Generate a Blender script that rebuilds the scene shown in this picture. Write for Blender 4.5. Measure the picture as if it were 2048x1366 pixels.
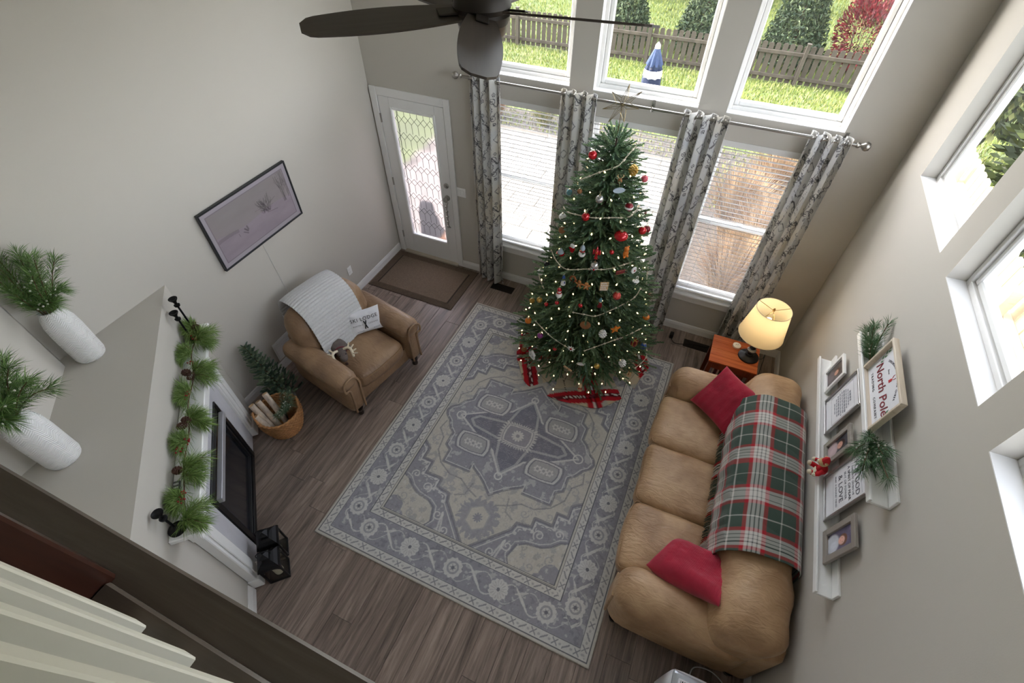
import bpy, bmesh, math, random
import numpy as np
from mathutils import Vector, Matrix, Euler
for _o in list(bpy.data.objects): bpy.data.objects.remove(_o)
S = bpy.context.scene
C = S.collection
PI = math.pi
rnd = random.Random(7)
nr = np.random.default_rng(11)

# ------------------------------------------------------------------ camera, sky, sun, exposure
cam_d = bpy.data.cameras.new('camera'); cam = bpy.data.objects.new('camera', cam_d); C.objects.link(cam)
cam.location = (3.6297, -4.4292, 4.1558)
cam.rotation_euler = (0.7344, -0.0035, 0.4144)
cam_d.sensor_width = 36; cam_d.lens = 968.58 / 2048 * 36
cam_d.clip_start = 0.02; cam_d.clip_end = 200
S.camera = cam
S.view_settings.view_transform = 'Standard'; S.view_settings.look = 'None'
S.view_settings.gamma = 1; S.view_settings.use_curve_mapping = False
S.view_settings.exposure = 1.08
world = bpy.data.worlds.new('sky'); S.world = world; world.use_nodes = True
wn = world.node_tree
bg = wn.nodes['Background']
sky = wn.nodes.new('ShaderNodeTexSky'); sky.sky_type = 'NISHITA'; sky.sun_disc = False
sky.sun_elevation = math.radians(38); sky.sun_rotation = math.radians(-80); sky.dust_density = 2.0; sky.ozone_density = 0.6
hsv = wn.nodes.new('ShaderNodeHueSaturation'); hsv.inputs['Saturation'].default_value = .3
wn.links.new(sky.outputs[0], hsv.inputs['Color']); wn.links.new(hsv.outputs[0], bg.inputs[0]); bg.inputs[1].default_value = 1.0
sun_d = bpy.data.lights.new('sun_offscreen', 'SUN'); sun = bpy.data.objects.new('sun_offscreen', sun_d); C.objects.link(sun)
sun_d.energy = 2.2; sun_d.angle = 0.02; sun_d.color = (1, 0.93, 0.82)
sun.rotation_euler = Vector((-0.93, 0.14, 0.66)).to_track_quat('Z', 'Y').to_euler()
sun.location = (-20, 5, 16)

# ------------------------------------------------------------------ materials
def lin(r, g, b):
    f = lambda c: (c / 255 / 12.92) if c / 255 <= .04045 else ((c / 255 + .055) / 1.055) ** 2.4
    return (f(r), f(g), f(b), 1)
MATS = {}
def mat(name, rgb, rough=.6, metal=0, noise=0, nscale=8, bump=0, bscale=60, emit=None, estr=0, spec=None, sheen=0, vec=None, subs=0, coat=0):
    if name in MATS: return MATS[name]
    m = bpy.data.materials.new(name); m.use_nodes = True; nt = m.node_tree
    b = nt.nodes['Principled BSDF']; c = lin(*rgb)
    b.inputs['Base Color'].default_value = c; b.inputs['Roughness'].default_value = rough; b.inputs['Metallic'].default_value = metal
    if spec is not None: b.inputs['Specular IOR Level'].default_value = spec
    if sheen: b.inputs['Sheen Weight'].default_value = sheen
    if coat: b.inputs['Coat Weight'].default_value = coat; b.inputs['Coat Roughness'].default_value = .25
    if emit: b.inputs['Emission Color'].default_value = lin(*emit); b.inputs['Emission Strength'].default_value = estr
    if noise or bump:
        tc = nt.nodes.new('ShaderNodeTexCoord'); mp = nt.nodes.new('ShaderNodeMapping'); nt.links.new(tc.outputs['Object'], mp.inputs[0])
        if vec: mp.inputs['Scale'].default_value = vec
    if noise:
        n = nt.nodes.new('ShaderNodeTexNoise'); n.inputs['Scale'].default_value = nscale; n.inputs['Detail'].default_value = 6
        nt.links.new(mp.outputs[0], n.inputs[0])
        r = nt.nodes.new('ShaderNodeValToRGB'); r.color_ramp.elements[0].position = .3; r.color_ramp.elements[1].position = .7
        r.color_ramp.elements[0].color = tuple(x * (1 - noise) for x in c[:3]) + (1,)
        r.color_ramp.elements[1].color = tuple(min(1, x * (1 + noise)) for x in c[:3]) + (1,)
        nt.links.new(n.outputs[0], r.inputs[0]); nt.links.new(r.outputs[0], b.inputs['Base Color'])
    if bump:
        n2 = nt.nodes.new('ShaderNodeTexNoise'); n2.inputs['Scale'].default_value = bscale; n2.inputs['Detail'].default_value = 4
        nt.links.new(mp.outputs[0], n2.inputs[0])
        bp = nt.nodes.new('ShaderNodeBump'); bp.inputs['Strength'].default_value = bump; bp.inputs['Distance'].default_value = .01
        nt.links.new(n2.outputs[0], bp.inputs['Height']); nt.links.new(bp.outputs[0], b.inputs['Normal'])
    MATS[name] = m; return m
def vcmat(name, rough=.9, bump=.3, bscale=300, sheen=0):
    m = bpy.data.materials.new(name); m.use_nodes = True; nt = m.node_tree; b = nt.nodes['Principled BSDF']
    a = nt.nodes.new('ShaderNodeAttribute'); a.attribute_name = 'Col'
    nt.links.new(a.outputs['Color'], b.inputs['Base Color']); b.inputs['Roughness'].default_value = rough
    b.inputs['Specular IOR Level'].default_value = .25
    if sheen: b.inputs['Sheen Weight'].default_value = sheen
    tc = nt.nodes.new('ShaderNodeTexCoord'); n2 = nt.nodes.new('ShaderNodeTexNoise'); n2.inputs['Scale'].default_value = bscale
    nt.links.new(tc.outputs['Object'], n2.inputs[0])
    bp = nt.nodes.new('ShaderNodeBump'); bp.inputs['Strength'].default_value = bump; bp.inputs['Distance'].default_value = .004
    nt.links.new(n2.outputs[0], bp.inputs['Height']); nt.links.new(bp.outputs[0], b.inputs['Normal'])
    return m
def glassmat(name, fac=.06, tint=(1, 1, 1, 1), rough=.02):
    m = bpy.data.materials.new(name); m.use_nodes = True; nt = m.node_tree; nt.nodes.remove(nt.nodes['Principled BSDF'])
    t = nt.nodes.new('ShaderNodeBsdfTransparent'); t.inputs[0].default_value = tint
    g = nt.nodes.new('ShaderNodeBsdfGlossy'); g.inputs['Roughness'].default_value = rough
    mx = nt.nodes.new('ShaderNodeMixShader'); mx.inputs[0].default_value = fac
    nt.links.new(t.outputs[0], mx.inputs[1]); nt.links.new(g.outputs[0], mx.inputs[2]); nt.links.new(mx.outputs[0], nt.nodes['Material Output'].inputs[0])
    return m
def obscure_glass(name):
    m = bpy.data.materials.new(name); m.use_nodes = True; nt = m.node_tree; nt.nodes.remove(nt.nodes['Principled BSDF'])
    rf = nt.nodes.new('ShaderNodeBsdfRefraction'); rf.inputs['Roughness'].default_value = .3; rf.inputs['IOR'].default_value = 1.08
    rf.inputs[0].default_value = (.74, .71, .74, 1)
    tl = nt.nodes.new('ShaderNodeBsdfTranslucent'); tl.inputs[0].default_value = (.86, .83, .86, 1)
    gl = nt.nodes.new('ShaderNodeBsdfGlossy'); gl.inputs['Roughness'].default_value = .2
    a = nt.nodes.new('ShaderNodeMixShader'); a.inputs[0].default_value = .04
    b = nt.nodes.new('ShaderNodeMixShader'); b.inputs[0].default_value = .05
    nt.links.new(rf.outputs[0], a.inputs[1]); nt.links.new(tl.outputs[0], a.inputs[2]); nt.links.new(a.outputs[0], b.inputs[1]); nt.links.new(gl.outputs[0], b.inputs[2])
    nt.links.new(b.outputs[0], nt.nodes['Material Output'].inputs[0]); return m
def wood_mat(name, c1, c2, c3, rough=.45, axis=1, scale=1.0, bump=.15, rand=.35):
    """streaky grain along an object axis, tinted per piece"""
    m = bpy.data.materials.new(name); m.use_nodes = True; nt = m.node_tree; b = nt.nodes['Principled BSDF']
    tc = nt.nodes.new('ShaderNodeTexCoord'); oi = nt.nodes.new('ShaderNodeObjectInfo')
    mp = nt.nodes.new('ShaderNodeMapping'); sc = [26 * scale] * 3; sc[axis] = 1.6 * scale; mp.inputs['Scale'].default_value = sc
    ad = nt.nodes.new('ShaderNodeVectorMath'); ad.operation = 'ADD'
    ml = nt.nodes.new('ShaderNodeMath'); ml.operation = 'MULTIPLY'; ml.inputs[1].default_value = 37.0
    nt.links.new(oi.outputs['Random'], ml.inputs[0]); nt.links.new(tc.outputs['Object'], mp.inputs[0])
    nt.links.new(mp.outputs[0], ad.inputs[0]); nt.links.new(ml.outputs[0], ad.inputs[1])
    n = nt.nodes.new('ShaderNodeTexNoise'); n.inputs['Scale'].default_value = 1.0; n.inputs['Detail'].default_value = 9; n.inputs['Roughness'].default_value = .68; n.inputs['Distortion'].default_value = .8
    nt.links.new(ad.outputs[0], n.inputs[0])
    r = nt.nodes.new('ShaderNodeValToRGB'); e = r.color_ramp.elements
    e[0].position = .28; e[0].color = lin(*c1); e[1].position = .74; e[1].color = lin(*c3); k = e.new(.5); k.color = lin(*c2)
    nt.links.new(n.outputs[0], r.inputs[0])
    hs = nt.nodes.new('ShaderNodeHueSaturation'); mr = nt.nodes.new('ShaderNodeMapRange')
    mr.inputs['To Min'].default_value = 1 - rand / 2; mr.inputs['To Max'].default_value = 1 + rand / 2
    nt.links.new(oi.outputs['Random'], mr.inputs['Value']); nt.links.new(mr.outputs[0], hs.inputs['Value']); nt.links.new(r.outputs[0], hs.inputs['Color'])
    nt.links.new(hs.outputs[0], b.inputs['Base Color']); b.inputs['Roughness'].default_value = rough
    bp = nt.nodes.new('ShaderNodeBump'); bp.inputs['Strength'].default_value = bump; bp.inputs['Distance'].default_value = .004
    nt.links.new(n.outputs[0], bp.inputs['Height']); nt.links.new(bp.outputs[0], b.inputs['Normal'])
    MATS[name] = m; return m

# ------------------------------------------------------------------ mesh helpers
class MB:
    def __init__(s): s.v = []; s.f = []
    def add(s, v, f):
        o = len(s.v); s.v.extend([tuple(p) for p in v]); s.f.extend([tuple(i + o for i in q) for q in f]); return s
    def box(s, x0, x1, y0, y1, z0, z1):
        return s.add([(x0,y0,z0),(x1,y0,z0),(x1,y1,z0),(x0,y1,z0),(x0,y0,z1),(x1,y0,z1),(x1,y1,z1),(x0,y1,z1)],
                     [(0,3,2,1),(4,5,6,7),(0,1,5,4),(1,2,6,5),(2,3,7,6),(3,0,4,7)])
    def cb(s, x0, x1, y0, y1, z0, z1, c=.004):
        lo = (x0,y0,z0); hi = (x1,y1,z1); V = []; idx = {}
        for sx in (0,1):
            for sy in (0,1):
                for sz in (0,1):
                    for k in range(3):
                        p = [(lo[i] if q == 0 else hi[i]) for i, q in enumerate((sx,sy,sz))]
                        for i, q in enumerate((sx,sy,sz)):
                            if i != k: p[i] += c if q == 0 else -c
                        idx[(sx,sy,sz,k)] = len(V); V.append(p)
        F = []
        for k in range(3):
            a, b = [i for i in range(3) if i != k]
            for q in (0,1):
                loop = []
                for u, w in ((0,0),(1,0),(1,1),(0,1)):
                    t = [0,0,0]; t[k] = q; t[a] = u; t[b] = w; loop.append(idx[tuple(t)+(k,)])
                fl = (q == 1) == (k != 1)
                F.append(loop if fl else loop[::-1])
        for k in range(3):
            a, b = [i for i in range(3) if i != k]
            for u in (0,1):
                for w in (0,1):
                    t0 = [0,0,0]; t0[a] = u; t0[b] = w; t1 = list(t0); t1[k] = 1
                    lp = [idx[tuple(t0)+(a,)], idx[tuple(t1)+(a,)], idx[tuple(t1)+(b,)], idx[tuple(t0)+(b,)]]
                    F.append(lp if (u == w) == (k == 1) else lp[::-1])
        for sx in (0,1):
            for sy in (0,1):
                for sz in (0,1):
                    lp = [idx[(sx,sy,sz,k)] for k in range(3)]
                    F.append(lp if (sx+sy+sz) % 2 else lp[::-1])
        return s.add(V, F)
    def soft(s, c, h, r, n=(10,10,8), puff=(0,0,0), M=None, warp=None):
        """rounded, puffed box: centre c, half sizes h, edge radius r"""
        V = {}; F = []; vs = []
        def par(k):
            return [math.sin((i / k - .5) * PI) * .6 + (2 * i / k - 1) * .4 for i in range(k + 1)]
        P = [par(k) for k in n]
        def vid(i, j, k):
            key = (i,j,k)
            if key not in V:
                p = [P[0][i]*h[0], P[1][j]*h[1], P[2][k]*h[2]]
                q = [max(-(h[a]-r), min(h[a]-r, p[a])) for a in range(3)]
                d = Vector([p[a]-q[a] for a in range(3)])
                if d.length > 1e-9: d = d.normalized() * r
                o = [q[a] + d[a] for a in range(3)]
                un = [max(-1, min(1, o[a]/h[a])) for a in range(3)]
                for a in range(3):
                    if puff[a]:
                        b_, c_ = [x for x in range(3) if x != a]
                        o[a] += puff[a] * un[a] * (1-un[b_]**2) * (1-un[c_]**2)
                if warp: o = warp(o, un)
                w = Vector(o)
                if M is not None: w = M @ w
                V[key] = len(vs); vs.append((w[0]+c[0], w[1]+c[1], w[2]+c[2]))
            return V[key]
        a, b, d = n
        for i in range(a):
            for j in range(b):
                F.append((vid(i,j,0), vid(i,j+1,0), vid(i+1,j+1,0), vid(i+1,j,0)))
                F.append((vid(i,j,d), vid(i+1,j,d), vid(i+1,j+1,d), vid(i,j+1,d)))
        for i in range(a):
            for k in range(d):
                F.append((vid(i,0,k), vid(i+1,0,k), vid(i+1,0,k+1), vid(i,0,k+1)))
                F.append((vid(i,b,k), vid(i,b,k+1), vid(i+1,b,k+1), vid(i+1,b,k)))
        for j in range(b):
            for k in range(d):
                F.append((vid(0,j,k), vid(0,j,k+1), vid(0,j+1,k+1), vid(0,j+1,k)))
                F.append((vid(a,j,k), vid(a,j+1,k), vid(a,j+1,k+1), vid(a,j,k+1)))
        return s.add(vs, F)
    def tube(s, path, r, n=8, cap=True):
        path = [Vector(p) for p in path]; m = len(path); rs = r if isinstance(r, (list, tuple)) else [r]*m
        vs = []; F = []; up = Vector((0,0,1)); prev = None
        for i, p in enumerate(path):
            t = (path[min(i+1,m-1)] - path[max(i-1,0)])
            t = t.normalized() if t.length > 1e-9 else Vector((0,0,1))
            if prev is None:
                ref = Vector((0,0,1)) if abs(t.z) < .9 else Vector((1,0,0)); u = t.cross(ref).normalized()
            else:
                u = prev - t * prev.dot(t)
                u = u.normalized() if u.length > 1e-6 else t.orthogonal().normalized()
            w = t.cross(u); prev = u
            for k in range(n):
                a = 2*PI*k/n; vs.append(p + (u*math.cos(a) + w*math.sin(a)) * rs[i])
        for i in range(m-1):
            for k in range(n):
                F.append((i*n+k, i*n+(k+1)%n, (i+1)*n+(k+1)%n, (i+1)*n+k))
        if cap: F.append(tuple(range(n))[::-1]); F.append(tuple(range((m-1)*n, m*n)))
        return s.add(vs, F)
    def lathe(s, prof, c=(0,0,0), n=20, M=None, a0=0, a1=2*PI):
        vs = []; F = []; full = abs(a1-a0-2*PI) < 1e-6; k = n if full else n+1
        for (r, z) in prof:
            for i in range(k):
                a = a0 + (a1-a0)*i/n; p = Vector((r*math.cos(a), r*math.sin(a), z))
                if M is not None: p = M @ p
                vs.append(p + Vector(c))
        for j in range(len(prof)-1):
            for i in range(n):
                i2 = (i+1) % k
                F.append((j*k+i, j*k+i2, (j+1)*k+i2, (j+1)*k+i))
        if full:
            if prof[0][0] > 1e-6: F.append(tuple(range(k))[::-1])
            if prof[-1][0] > 1e-6: F.append(tuple(range((len(prof)-1)*k, len(prof)*k)))
        return s.add(vs, F)
    def ball(s, c, r, n=12, sc=(1,1,1)):
        k = n // 2; prof = [(math.sin(PI*i/k)*1.0, -math.cos(PI*i/k)) for i in range(k+1)]
        prof[0] = (1e-4, -1); prof[-1] = (1e-4, 1)
        return s.lathe(prof, c, n, Matrix.Diagonal((r*sc[0], r*sc[1], r*sc[2])))
    def prism(s, poly, z0, z1, M=None):
        n = len(poly); vs = [Vector((p[0],p[1],z0)) for p in poly] + [Vector((p[0],p[1],z1)) for p in poly]
        if M is not None: vs = [M @ v for v in vs]
        F = [tuple(range(n))[::-1], tuple(range(n,2*n))] + [(i,(i+1)%n,n+(i+1)%n,n+i) for i in range(n)]
        return s.add(vs, F)
    def grid(s, fn, nu, nv, closed=False):
        vs = [fn(i/nu, j/nv) for j in range(nv+1) for i in range(nu+1)]
        F = [(j*(nu+1)+i, j*(nu+1)+i+1, (j+1)*(nu+1)+i+1, (j+1)*(nu+1)+i) for j in range(nv) for i in range(nu)]
        return s.add(vs, F)
    def xf(s, M): s.v = [tuple(M @ Vector(p)) for p in s.v]; return s
    def mesh(s, name='m'):
        me = bpy.data.meshes.new(name); me.from_pydata([tuple(p) for p in s.v], [], s.f); me.update(); return me
def link(name, me, m=None, parent=None, loc=None, rot=None):
    o = bpy.data.objects.new(name, me); C.objects.link(o)
    if m is not None and me is not None and not me.materials: me.materials.append(m)
    if parent is not None: o.parent = parent
    if loc is not None: o.location = loc
    if rot is not None: o.rotation_euler = rot
    return o
def obj(name, mb, m, parent=None, smooth=None, loc=None, rot=None, label=None):
    me = mb.mesh(name) if isinstance(mb, MB) else mb
    if smooth:
        me.polygons.foreach_set('use_smooth', [True]*len(me.polygons)); me.set_sharp_from_angle(angle=smooth)
    o = link(name, me, m, parent, loc, rot)
    if label: o['label'] = label
    return o
def tag(o, label, cat, group=None):
    o['label'] = label; o['category'] = cat
    if group: o['group'] = group
    return o
def thing(name, label, cat, loc=(0,0,0), rot=(0,0,0), group=None):
    o = bpy.data.objects.new(name, None); C.objects.link(o); o.location = loc; o.rotation_euler = rot; o.empty_display_size = .1
    return tag(o, label, cat, group)
def struct(name, mb, m, parent=None, smooth=None):
    o = obj(name, mb, m, parent, smooth); o['kind'] = 'structure'; return o
def solidify(o, t, off=-1):
    md = o.modifiers.new('thick', 'SOLIDIFY'); md.thickness = t; md.offset = off; return o
def setcol(me, cols):
    a = me.color_attributes.new('Col', 'FLOAT_COLOR', 'POINT'); arr = np.ones((len(me.vertices), 4), np.float32); arr[:, :3] = cols
    a.data.foreach_set('color', arr.ravel())
def lin3(r, g, b): return np.array(lin(r, g, b)[:3])
def npmesh(name, V, F):
    """V (n,3), F (m,k) all k-gons"""
    V = np.asarray(V, np.float32); F = np.asarray(F, np.int32); me = bpy.data.meshes.new(name); k = F.shape[1]
    me.vertices.add(len(V)); me.vertices.foreach_set('co', V.ravel()); me.loops.add(F.size); me.loops.foreach_set('vertex_index', F.ravel())
    me.polygons.add(len(F)); me.polygons.foreach_set('loop_start', np.arange(0, F.size, k, dtype=np.int32)); me.update(calc_edges=True); me.validate(); return me
def gridmesh(name, X, Y, Z):
    n, m = X.shape; V = np.stack([X, Y, Z], -1).reshape(-1, 3); i = np.arange((n-1)*m).reshape(n-1, m)[:, :-1].ravel()
    return npmesh(name, V, np.stack([i, i+1, i+m+1, i+m], 1))
def text_mesh(body, size, shear=0, extr=.0004, align='CENTER', bold=0, spacing=1.0):
    cu = bpy.data.curves.new('txt', 'FONT'); cu.body = body; cu.size = size; cu.shear = shear; cu.extrude = extr; cu.align_x = align; cu.align_y = 'CENTER'
    cu.offset = bold; cu.space_character = spacing; cu.resolution_u = 3
    o = bpy.data.objects.new('txt', cu); C.objects.link(o); dg = bpy.context.evaluated_depsgraph_get()
    me = bpy.data.meshes.new_from_object(o.evaluated_get(dg)); bpy.data.objects.remove(o); bpy.data.curves.remove(cu); return me
def arcpts(c, r, a0, a1, n): return [(c[0]+r*math.cos(a0+(a1-a0)*i/n), c[1]+r*math.sin(a0+(a1-a0)*i/n)) for i in range(n+1)]
def catmull(P, n=8):
    P = [Vector(p) for p in P]; out = []
    for i in range(len(P)-1):
        a, b, c, d = P[max(i-1,0)], P[i], P[i+1], P[min(i+2,len(P)-1)]
        for k in range(n):
            t = k/n; out.append(.5*((2*b)+(c-a)*t+(2*a-5*b+4*c-d)*t*t+(3*b-a-3*c+d)*t**3))
    out.append(P[-1]); return out
def fbm(x, y, seed=0, octs=4):
    """cheap value noise on arrays"""
    out = np.zeros_like(x); amp = .5; r = np.random.default_rng(seed); T = r.random((64, 64))
    for _ in range(octs):
        xi = np.floor(x).astype(int); yi = np.floor(y).astype(int); fx = x-xi; fy = y-yi; fx = fx*fx*(3-2*fx); fy = fy*fy*(3-2*fy)
        g = lambda a, b: T[(xi+a) % 64, (yi+b) % 64]
        out += amp*((g(0,0)*(1-fx)+g(1,0)*fx)*(1-fy)+(g(0,1)*(1-fx)+g(1,1)*fx)*fy); x = x*2.03+7.1; y = y*2.03+3.7; amp *= .5
    return out

WALL = mat('wall_paint', (193, 188, 179), .85, bump=.04, bscale=180)
WHITE = mat('white_trim', (232, 231, 229), .4)
WHITE2 = mat('white_satin', (238, 238, 236), .35)
BLACKM = mat('black_metal', (26, 26, 28), .4, metal=.6)
CHROME = mat('brushed_nickel', (176, 173, 168), .32, metal=1)
GLASS = glassmat('window_glass', .05)
FLOORM = wood_mat('grey_oak_planks', (76, 65, 58), (132, 116, 106), (174, 156, 143), .42, 1, 1.0, .2, .3)
DARKW = wood_mat('dark_stained_wood', (74, 64, 56), (86, 75, 66), (98, 87, 77), .3, 0, 1.2, .06, .1)
# ------------------------------------------------------------------ the room shell
W = 4.9545; YB = -4.45; H = 5.3; T = .17; YL = -7.6
fl = MB().box(-.02, W+.02, YB-.02, .02, -.12, -.018); floor = struct('floor', fl, mat('subfloor_grout', (58, 50, 45), .8))
pw = .182; x = 0.0; k = 0
while x < W:
    x1 = min(x + pw, W); y = .0 - rnd.uniform(0, 1.1) + 1.1
    y = min(y, rnd.uniform(.1, 1.1)); top = 0.0
    cuts = [0.0]; yy = -rnd.uniform(.25, 1.25)
    while yy > YB: cuts.append(yy); yy -= 1.25
    cuts.append(YB)
    for a, b in zip(cuts[:-1], cuts[1:]):
        if a - b < .03: continue
        zt = -rnd.uniform(0, .0012); hx, hy = (x1-x)/2, (a-b)/2
        o = obj('plank', MB().cb(-hx+.0007, hx-.0007, -hy+.0007, hy-.0007, -.018, 0, .0016), FLOORM, floor, loc=((x+x1)/2, (a+b)/2, zt))
    x = x1
def holes_wall(u0, u1, z0, z1, holes):
    us = sorted({u0, u1} | {h[0] for h in holes} | {h[1] for h in holes}); zs = sorted({z0, z1} | {h[2] for h in holes} | {h[3] for h in holes})
    for a, b in zip(us[:-1], us[1:]):
        run = None
        for c, d in zip(zs[:-1], zs[1:]):
            um, zm = (a+b)/2, (c+d)/2
            inside = any(h[0] < um < h[1] and h[2] < zm < h[3] for h in holes)
            if inside:
                if run: yield (a, b) + tuple(run); run = None
            else: run = [run[0], d] if run else [c, d]
        if run: yield (a, b) + tuple(run)
WX = [(1.337, 2.252), (2.469, 3.384), (3.607, 4.499)]
LZ = (.545, 2.255); UZ = (2.465, 4.35); RZ = (2.474, 4.25)
RY = [(-1.448, -.522), (-2.584, -1.676), (-3.72, -2.814)]
bw = MB()
for a, b, c, d in holes_wall(-T, W+T, -.3, H, [(.09, .93, -.3, 2.075)] + [w + LZ for w in WX] + [w + UZ for w in WX]): bw.box(a, b, 0, T, c, d)
struct('wall_back', bw, WALL)
rw = MB()
for a, b, c, d in holes_wall(YL, 0, -.3, H, [r + RZ for r in RY]): rw.box(W, W+T, a, b, c, d)
struct('wall_right', rw, WALL)
struct('wall_left', MB().box(-T, 0, YL, 0, -.3, H), WALL)
struct('wall_rear', MB().box(0, W, YB-.13, YB, 0, 3.0), WALL)
struct('wall_loft', MB().box(-T, W+T, YL-T, YL, 2.7, H), WALL)
struct('loft_floor', MB().box(0, W, YL, YB-.13, 2.72, 3.0), mat('beige_carpet', (176, 165, 148), .95, noise=.12, nscale=120, bump=.3, bscale=400))
struct('ceiling', MB().box(-T, W+T, YL-T, T, H, H+.1), mat('ceiling_white', (238, 237, 233), .9))
# baseboards
def bboard(name, p, q, nrm, h=.105):
    p = Vector(p); q = Vector(q); n = Vector(nrm); mb = MB()
    prof = [(0,0),(.016,0),(.016,.07),(.012,.082),(.011,.094),(.005,h),(0,h)]
    vs = [tuple(p + n*a + Vector((0,0,b))) for a, b in prof] + [tuple(q + n*a + Vector((0,0,b))) for a, b in prof]; m = len(prof)
    mb.add(vs, [tuple(range(m)), tuple(range(m, 2*m))[::-1]] + [(i, m+i, m+(i+1)%m, (i+1)%m) for i in range(m)])
    return struct(name, mb, WHITE)
bboard('baseboard_left', (0, -2.95, 0), (0, -.016, 0), (1,0,0))
bboard('baseboard_back', (.985, 0, 0), (W, 0, 0), (0,-1,0))
bboard('baseboard_right', (W, -.016, 0), (W, YB, 0), (-1,0,0))
bboard('baseboard_rear', (1.53, YB, 0), (W, YB, 0), (0,1,0))
# fireplace breast across the corner and the chase above its ledge
fpoly = [(0,-2.895),(1.522,-4.417),(1.522,YB),(0,YB)]
struct('wall_fireplace', MB().prism(fpoly[::-1], 0, 1.634), WALL)
struct('wall_chimney', MB().prism([(0,-3.735),(.087,-3.758),(.618,-4.29),(.626,YB),(0,YB)][::-1], 1.634, H), WALL)
q = .7071; bboard('baseboard_fireplace', (q*(3.94-2.047), -q*(3.94+2.047), 0), (1.522+.004, -4.417-.004, 0), (q, q, 0), .13)
# windows
def sash_frame(mb, u0, u1, z0, z1, y0, y1, w=.045, axis='x', c=.004):
    def b(a0, a1, c0, c1):
        if axis == 'x': mb.cb(a0, a1, y0, y1, c0, c1, c)
        else: mb.cb(y0, y1, a0, a1, c0, c1, c)
    b(u0, u0+w, z0, z1); b(u1-w, u1, z0, z1); b(u0+w, u1-w, z0, z0+w); b(u0+w, u1-w, z1-w, z1)
n = 0
for (a, b) in WX:
    n += 1; z0, z1 = LZ; fr = MB(); sash_frame(fr, a, b, z0, z1, .075, .165, .03)
    wo = struct('window_%d' % n, fr, WHITE)
    zm = 1.405
    lo = MB(); sash_frame(lo, a+.03, b-.03, z0+.03, zm+.025, .085, .12, .042); obj('lower_sash', lo, WHITE2, wo)
    up = MB(); sash_frame(up, a+.03, b-.03, zm-.03, z1-.03, .122, .155, .042); obj('upper_sash', up, WHITE2, wo)
    obj('pane', MB().box(a+.072, b-.072, .1, .104, z0+.072, zm-.017), GLASS, wo); obj('pane', MB().box(a+.072, b-.072, .137, .141, zm+.012, z1-.072), GLASS, wo)
    obj('sash_lock', MB().cb((a+b)/2-.03, (a+b)/2+.03, .088, .118, zm+.025, zm+.04, .004), WHITE2, wo)
    st = MB().cb(a-.045, b+.045, -.042, .0, z0-.022, z0+.004, .006).box(a+.002, b-.002, 0, .085, z0-.001, z0+.004).cb(a-.03, b+.03, -.02, 0, z0-.1, z0-.022, .006)
    obj('sill', st, WHITE, wo)
for (a, b) in WX:
    n += 1; z0, z1 = UZ; fr = MB(); sash_frame(fr, a, b, z0, z1, .09, .165, .035); wo = struct('window_%d' % n, fr, WHITE)
    s2 = MB(); sash_frame(s2, a+.035, b-.035, z0+.035, z1-.035, .105, .15, .04, c=.008); obj('sash', s2, WHITE2, wo)
    obj('pane', MB().box(a+.075, b-.075, .125, .129, z0+.075, z1-.075), GLASS, wo)
    obj('sill', MB().box(a+.001, b-.001, -.001, .09, z0+.0005, z0+.006).box(a+.0005, a+.004, -.001, .09, z0+.006, z1).box(b-.004, b-.0005, -.001, .09, z0+.006, z1), WHITE, wo)
for (a, b) in RY:
    n += 1; z0, z1 = RZ; fr = MB(); sash_frame(fr, a, b, z0, z1, W+.09, W+.165, .035, 'y'); wo = struct('window_%d' % n, fr, WHITE)
    s2 = MB(); sash_frame(s2, a+.035, b-.035, z0+.035, z1-.035, W+.105, W+.15, .04, 'y', .008); obj('sash', s2, WHITE2, wo)
    obj('pane', MB().box(W+.125, W+.129, a+.075, b-.075, z0+.075, z1-.075), GLASS, wo)
    obj('sill', MB().box(W-.001, W+.09, a+.001, b-.001, z0+.0005, z0+.005), WHITE, wo)
# patio door with leaded glass
dx0, dx1, dz0, dz1 = .105, .915, .03, 2.06
gx0, gx1, gz0, gz1 = .272, .772, .335, 1.93
ds = MB().cb(dx0, gx0-.03, -.01, .035, dz0, dz1, .003).cb(gx1+.03, dx1, -.01, .035, dz0, dz1, .003).cb(gx0-.03, gx1+.03, -.01, .035, dz0, gz0-.03, .003).cb(gx0-.03, gx1+.03, -.01, .035, gz1+.03, dz1, .003)
door = struct('door_1', ds, WHITE)
gf = MB(); sash_frame(gf, gx0-.035, gx1+.035, gz0-.035, gz1+.035, -.022, .03, .032, 'x', .008); obj('glass_frame', gf, WHITE2, door)
obj('glass', MB().box(gx0-.004, gx1+.004, .006, .012, gz0-.004, gz1+.004), obscure_glass('obscure_glass'), door, label='obscured leaded glass panel')
lead = MB(); cw = (gx1-gx0-.055)/5.5; x0g = gx0+.05; rowh = .2; dh = .042
def bar2(p, q): lead.tube([(p[0], .003, p[1]), (q[0], .003, q[1])], .0023, 5)
for r_ in range(9):
    zc = gz1 - .09 - r_*rowh*.94
    if zc < gz0+.03: break
    for c_ in range(-1, 7):
        xc = x0g + cw*(c_ + (0.0 if r_ % 2 == 0 else .5)); pts = [(xc-cw*.5, zc), (xc, zc+dh), (xc+cw*.5, zc), (xc, zc-dh)]
        def ok(p): return gx0 <= p[0] <= gx1 and gz0 <= p[1] <= gz1
        for i in range(4):
            if ok(pts[i]) and ok(pts[(i+1) % 4]): bar2(pts[i], pts[(i+1) % 4])
        zt = zc - dh; zb = max(gz0, zc - rowh*.94 + dh)
        if gx0 <= xc <= gx1 and zt > zb: bar2((xc, zt), (xc, zb))
        if r_ == 0 and gx0 <= xc <= gx1: bar2((xc, zc+dh), (xc, gz1))
lead.tube([(x0g-.012, .003, gz0), (x0g-.012, .003, gz1)], .0035, 5)
obj('lead_came', lead, mat('lead_came', (62, 60, 64), .45, metal=.7), door)
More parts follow.
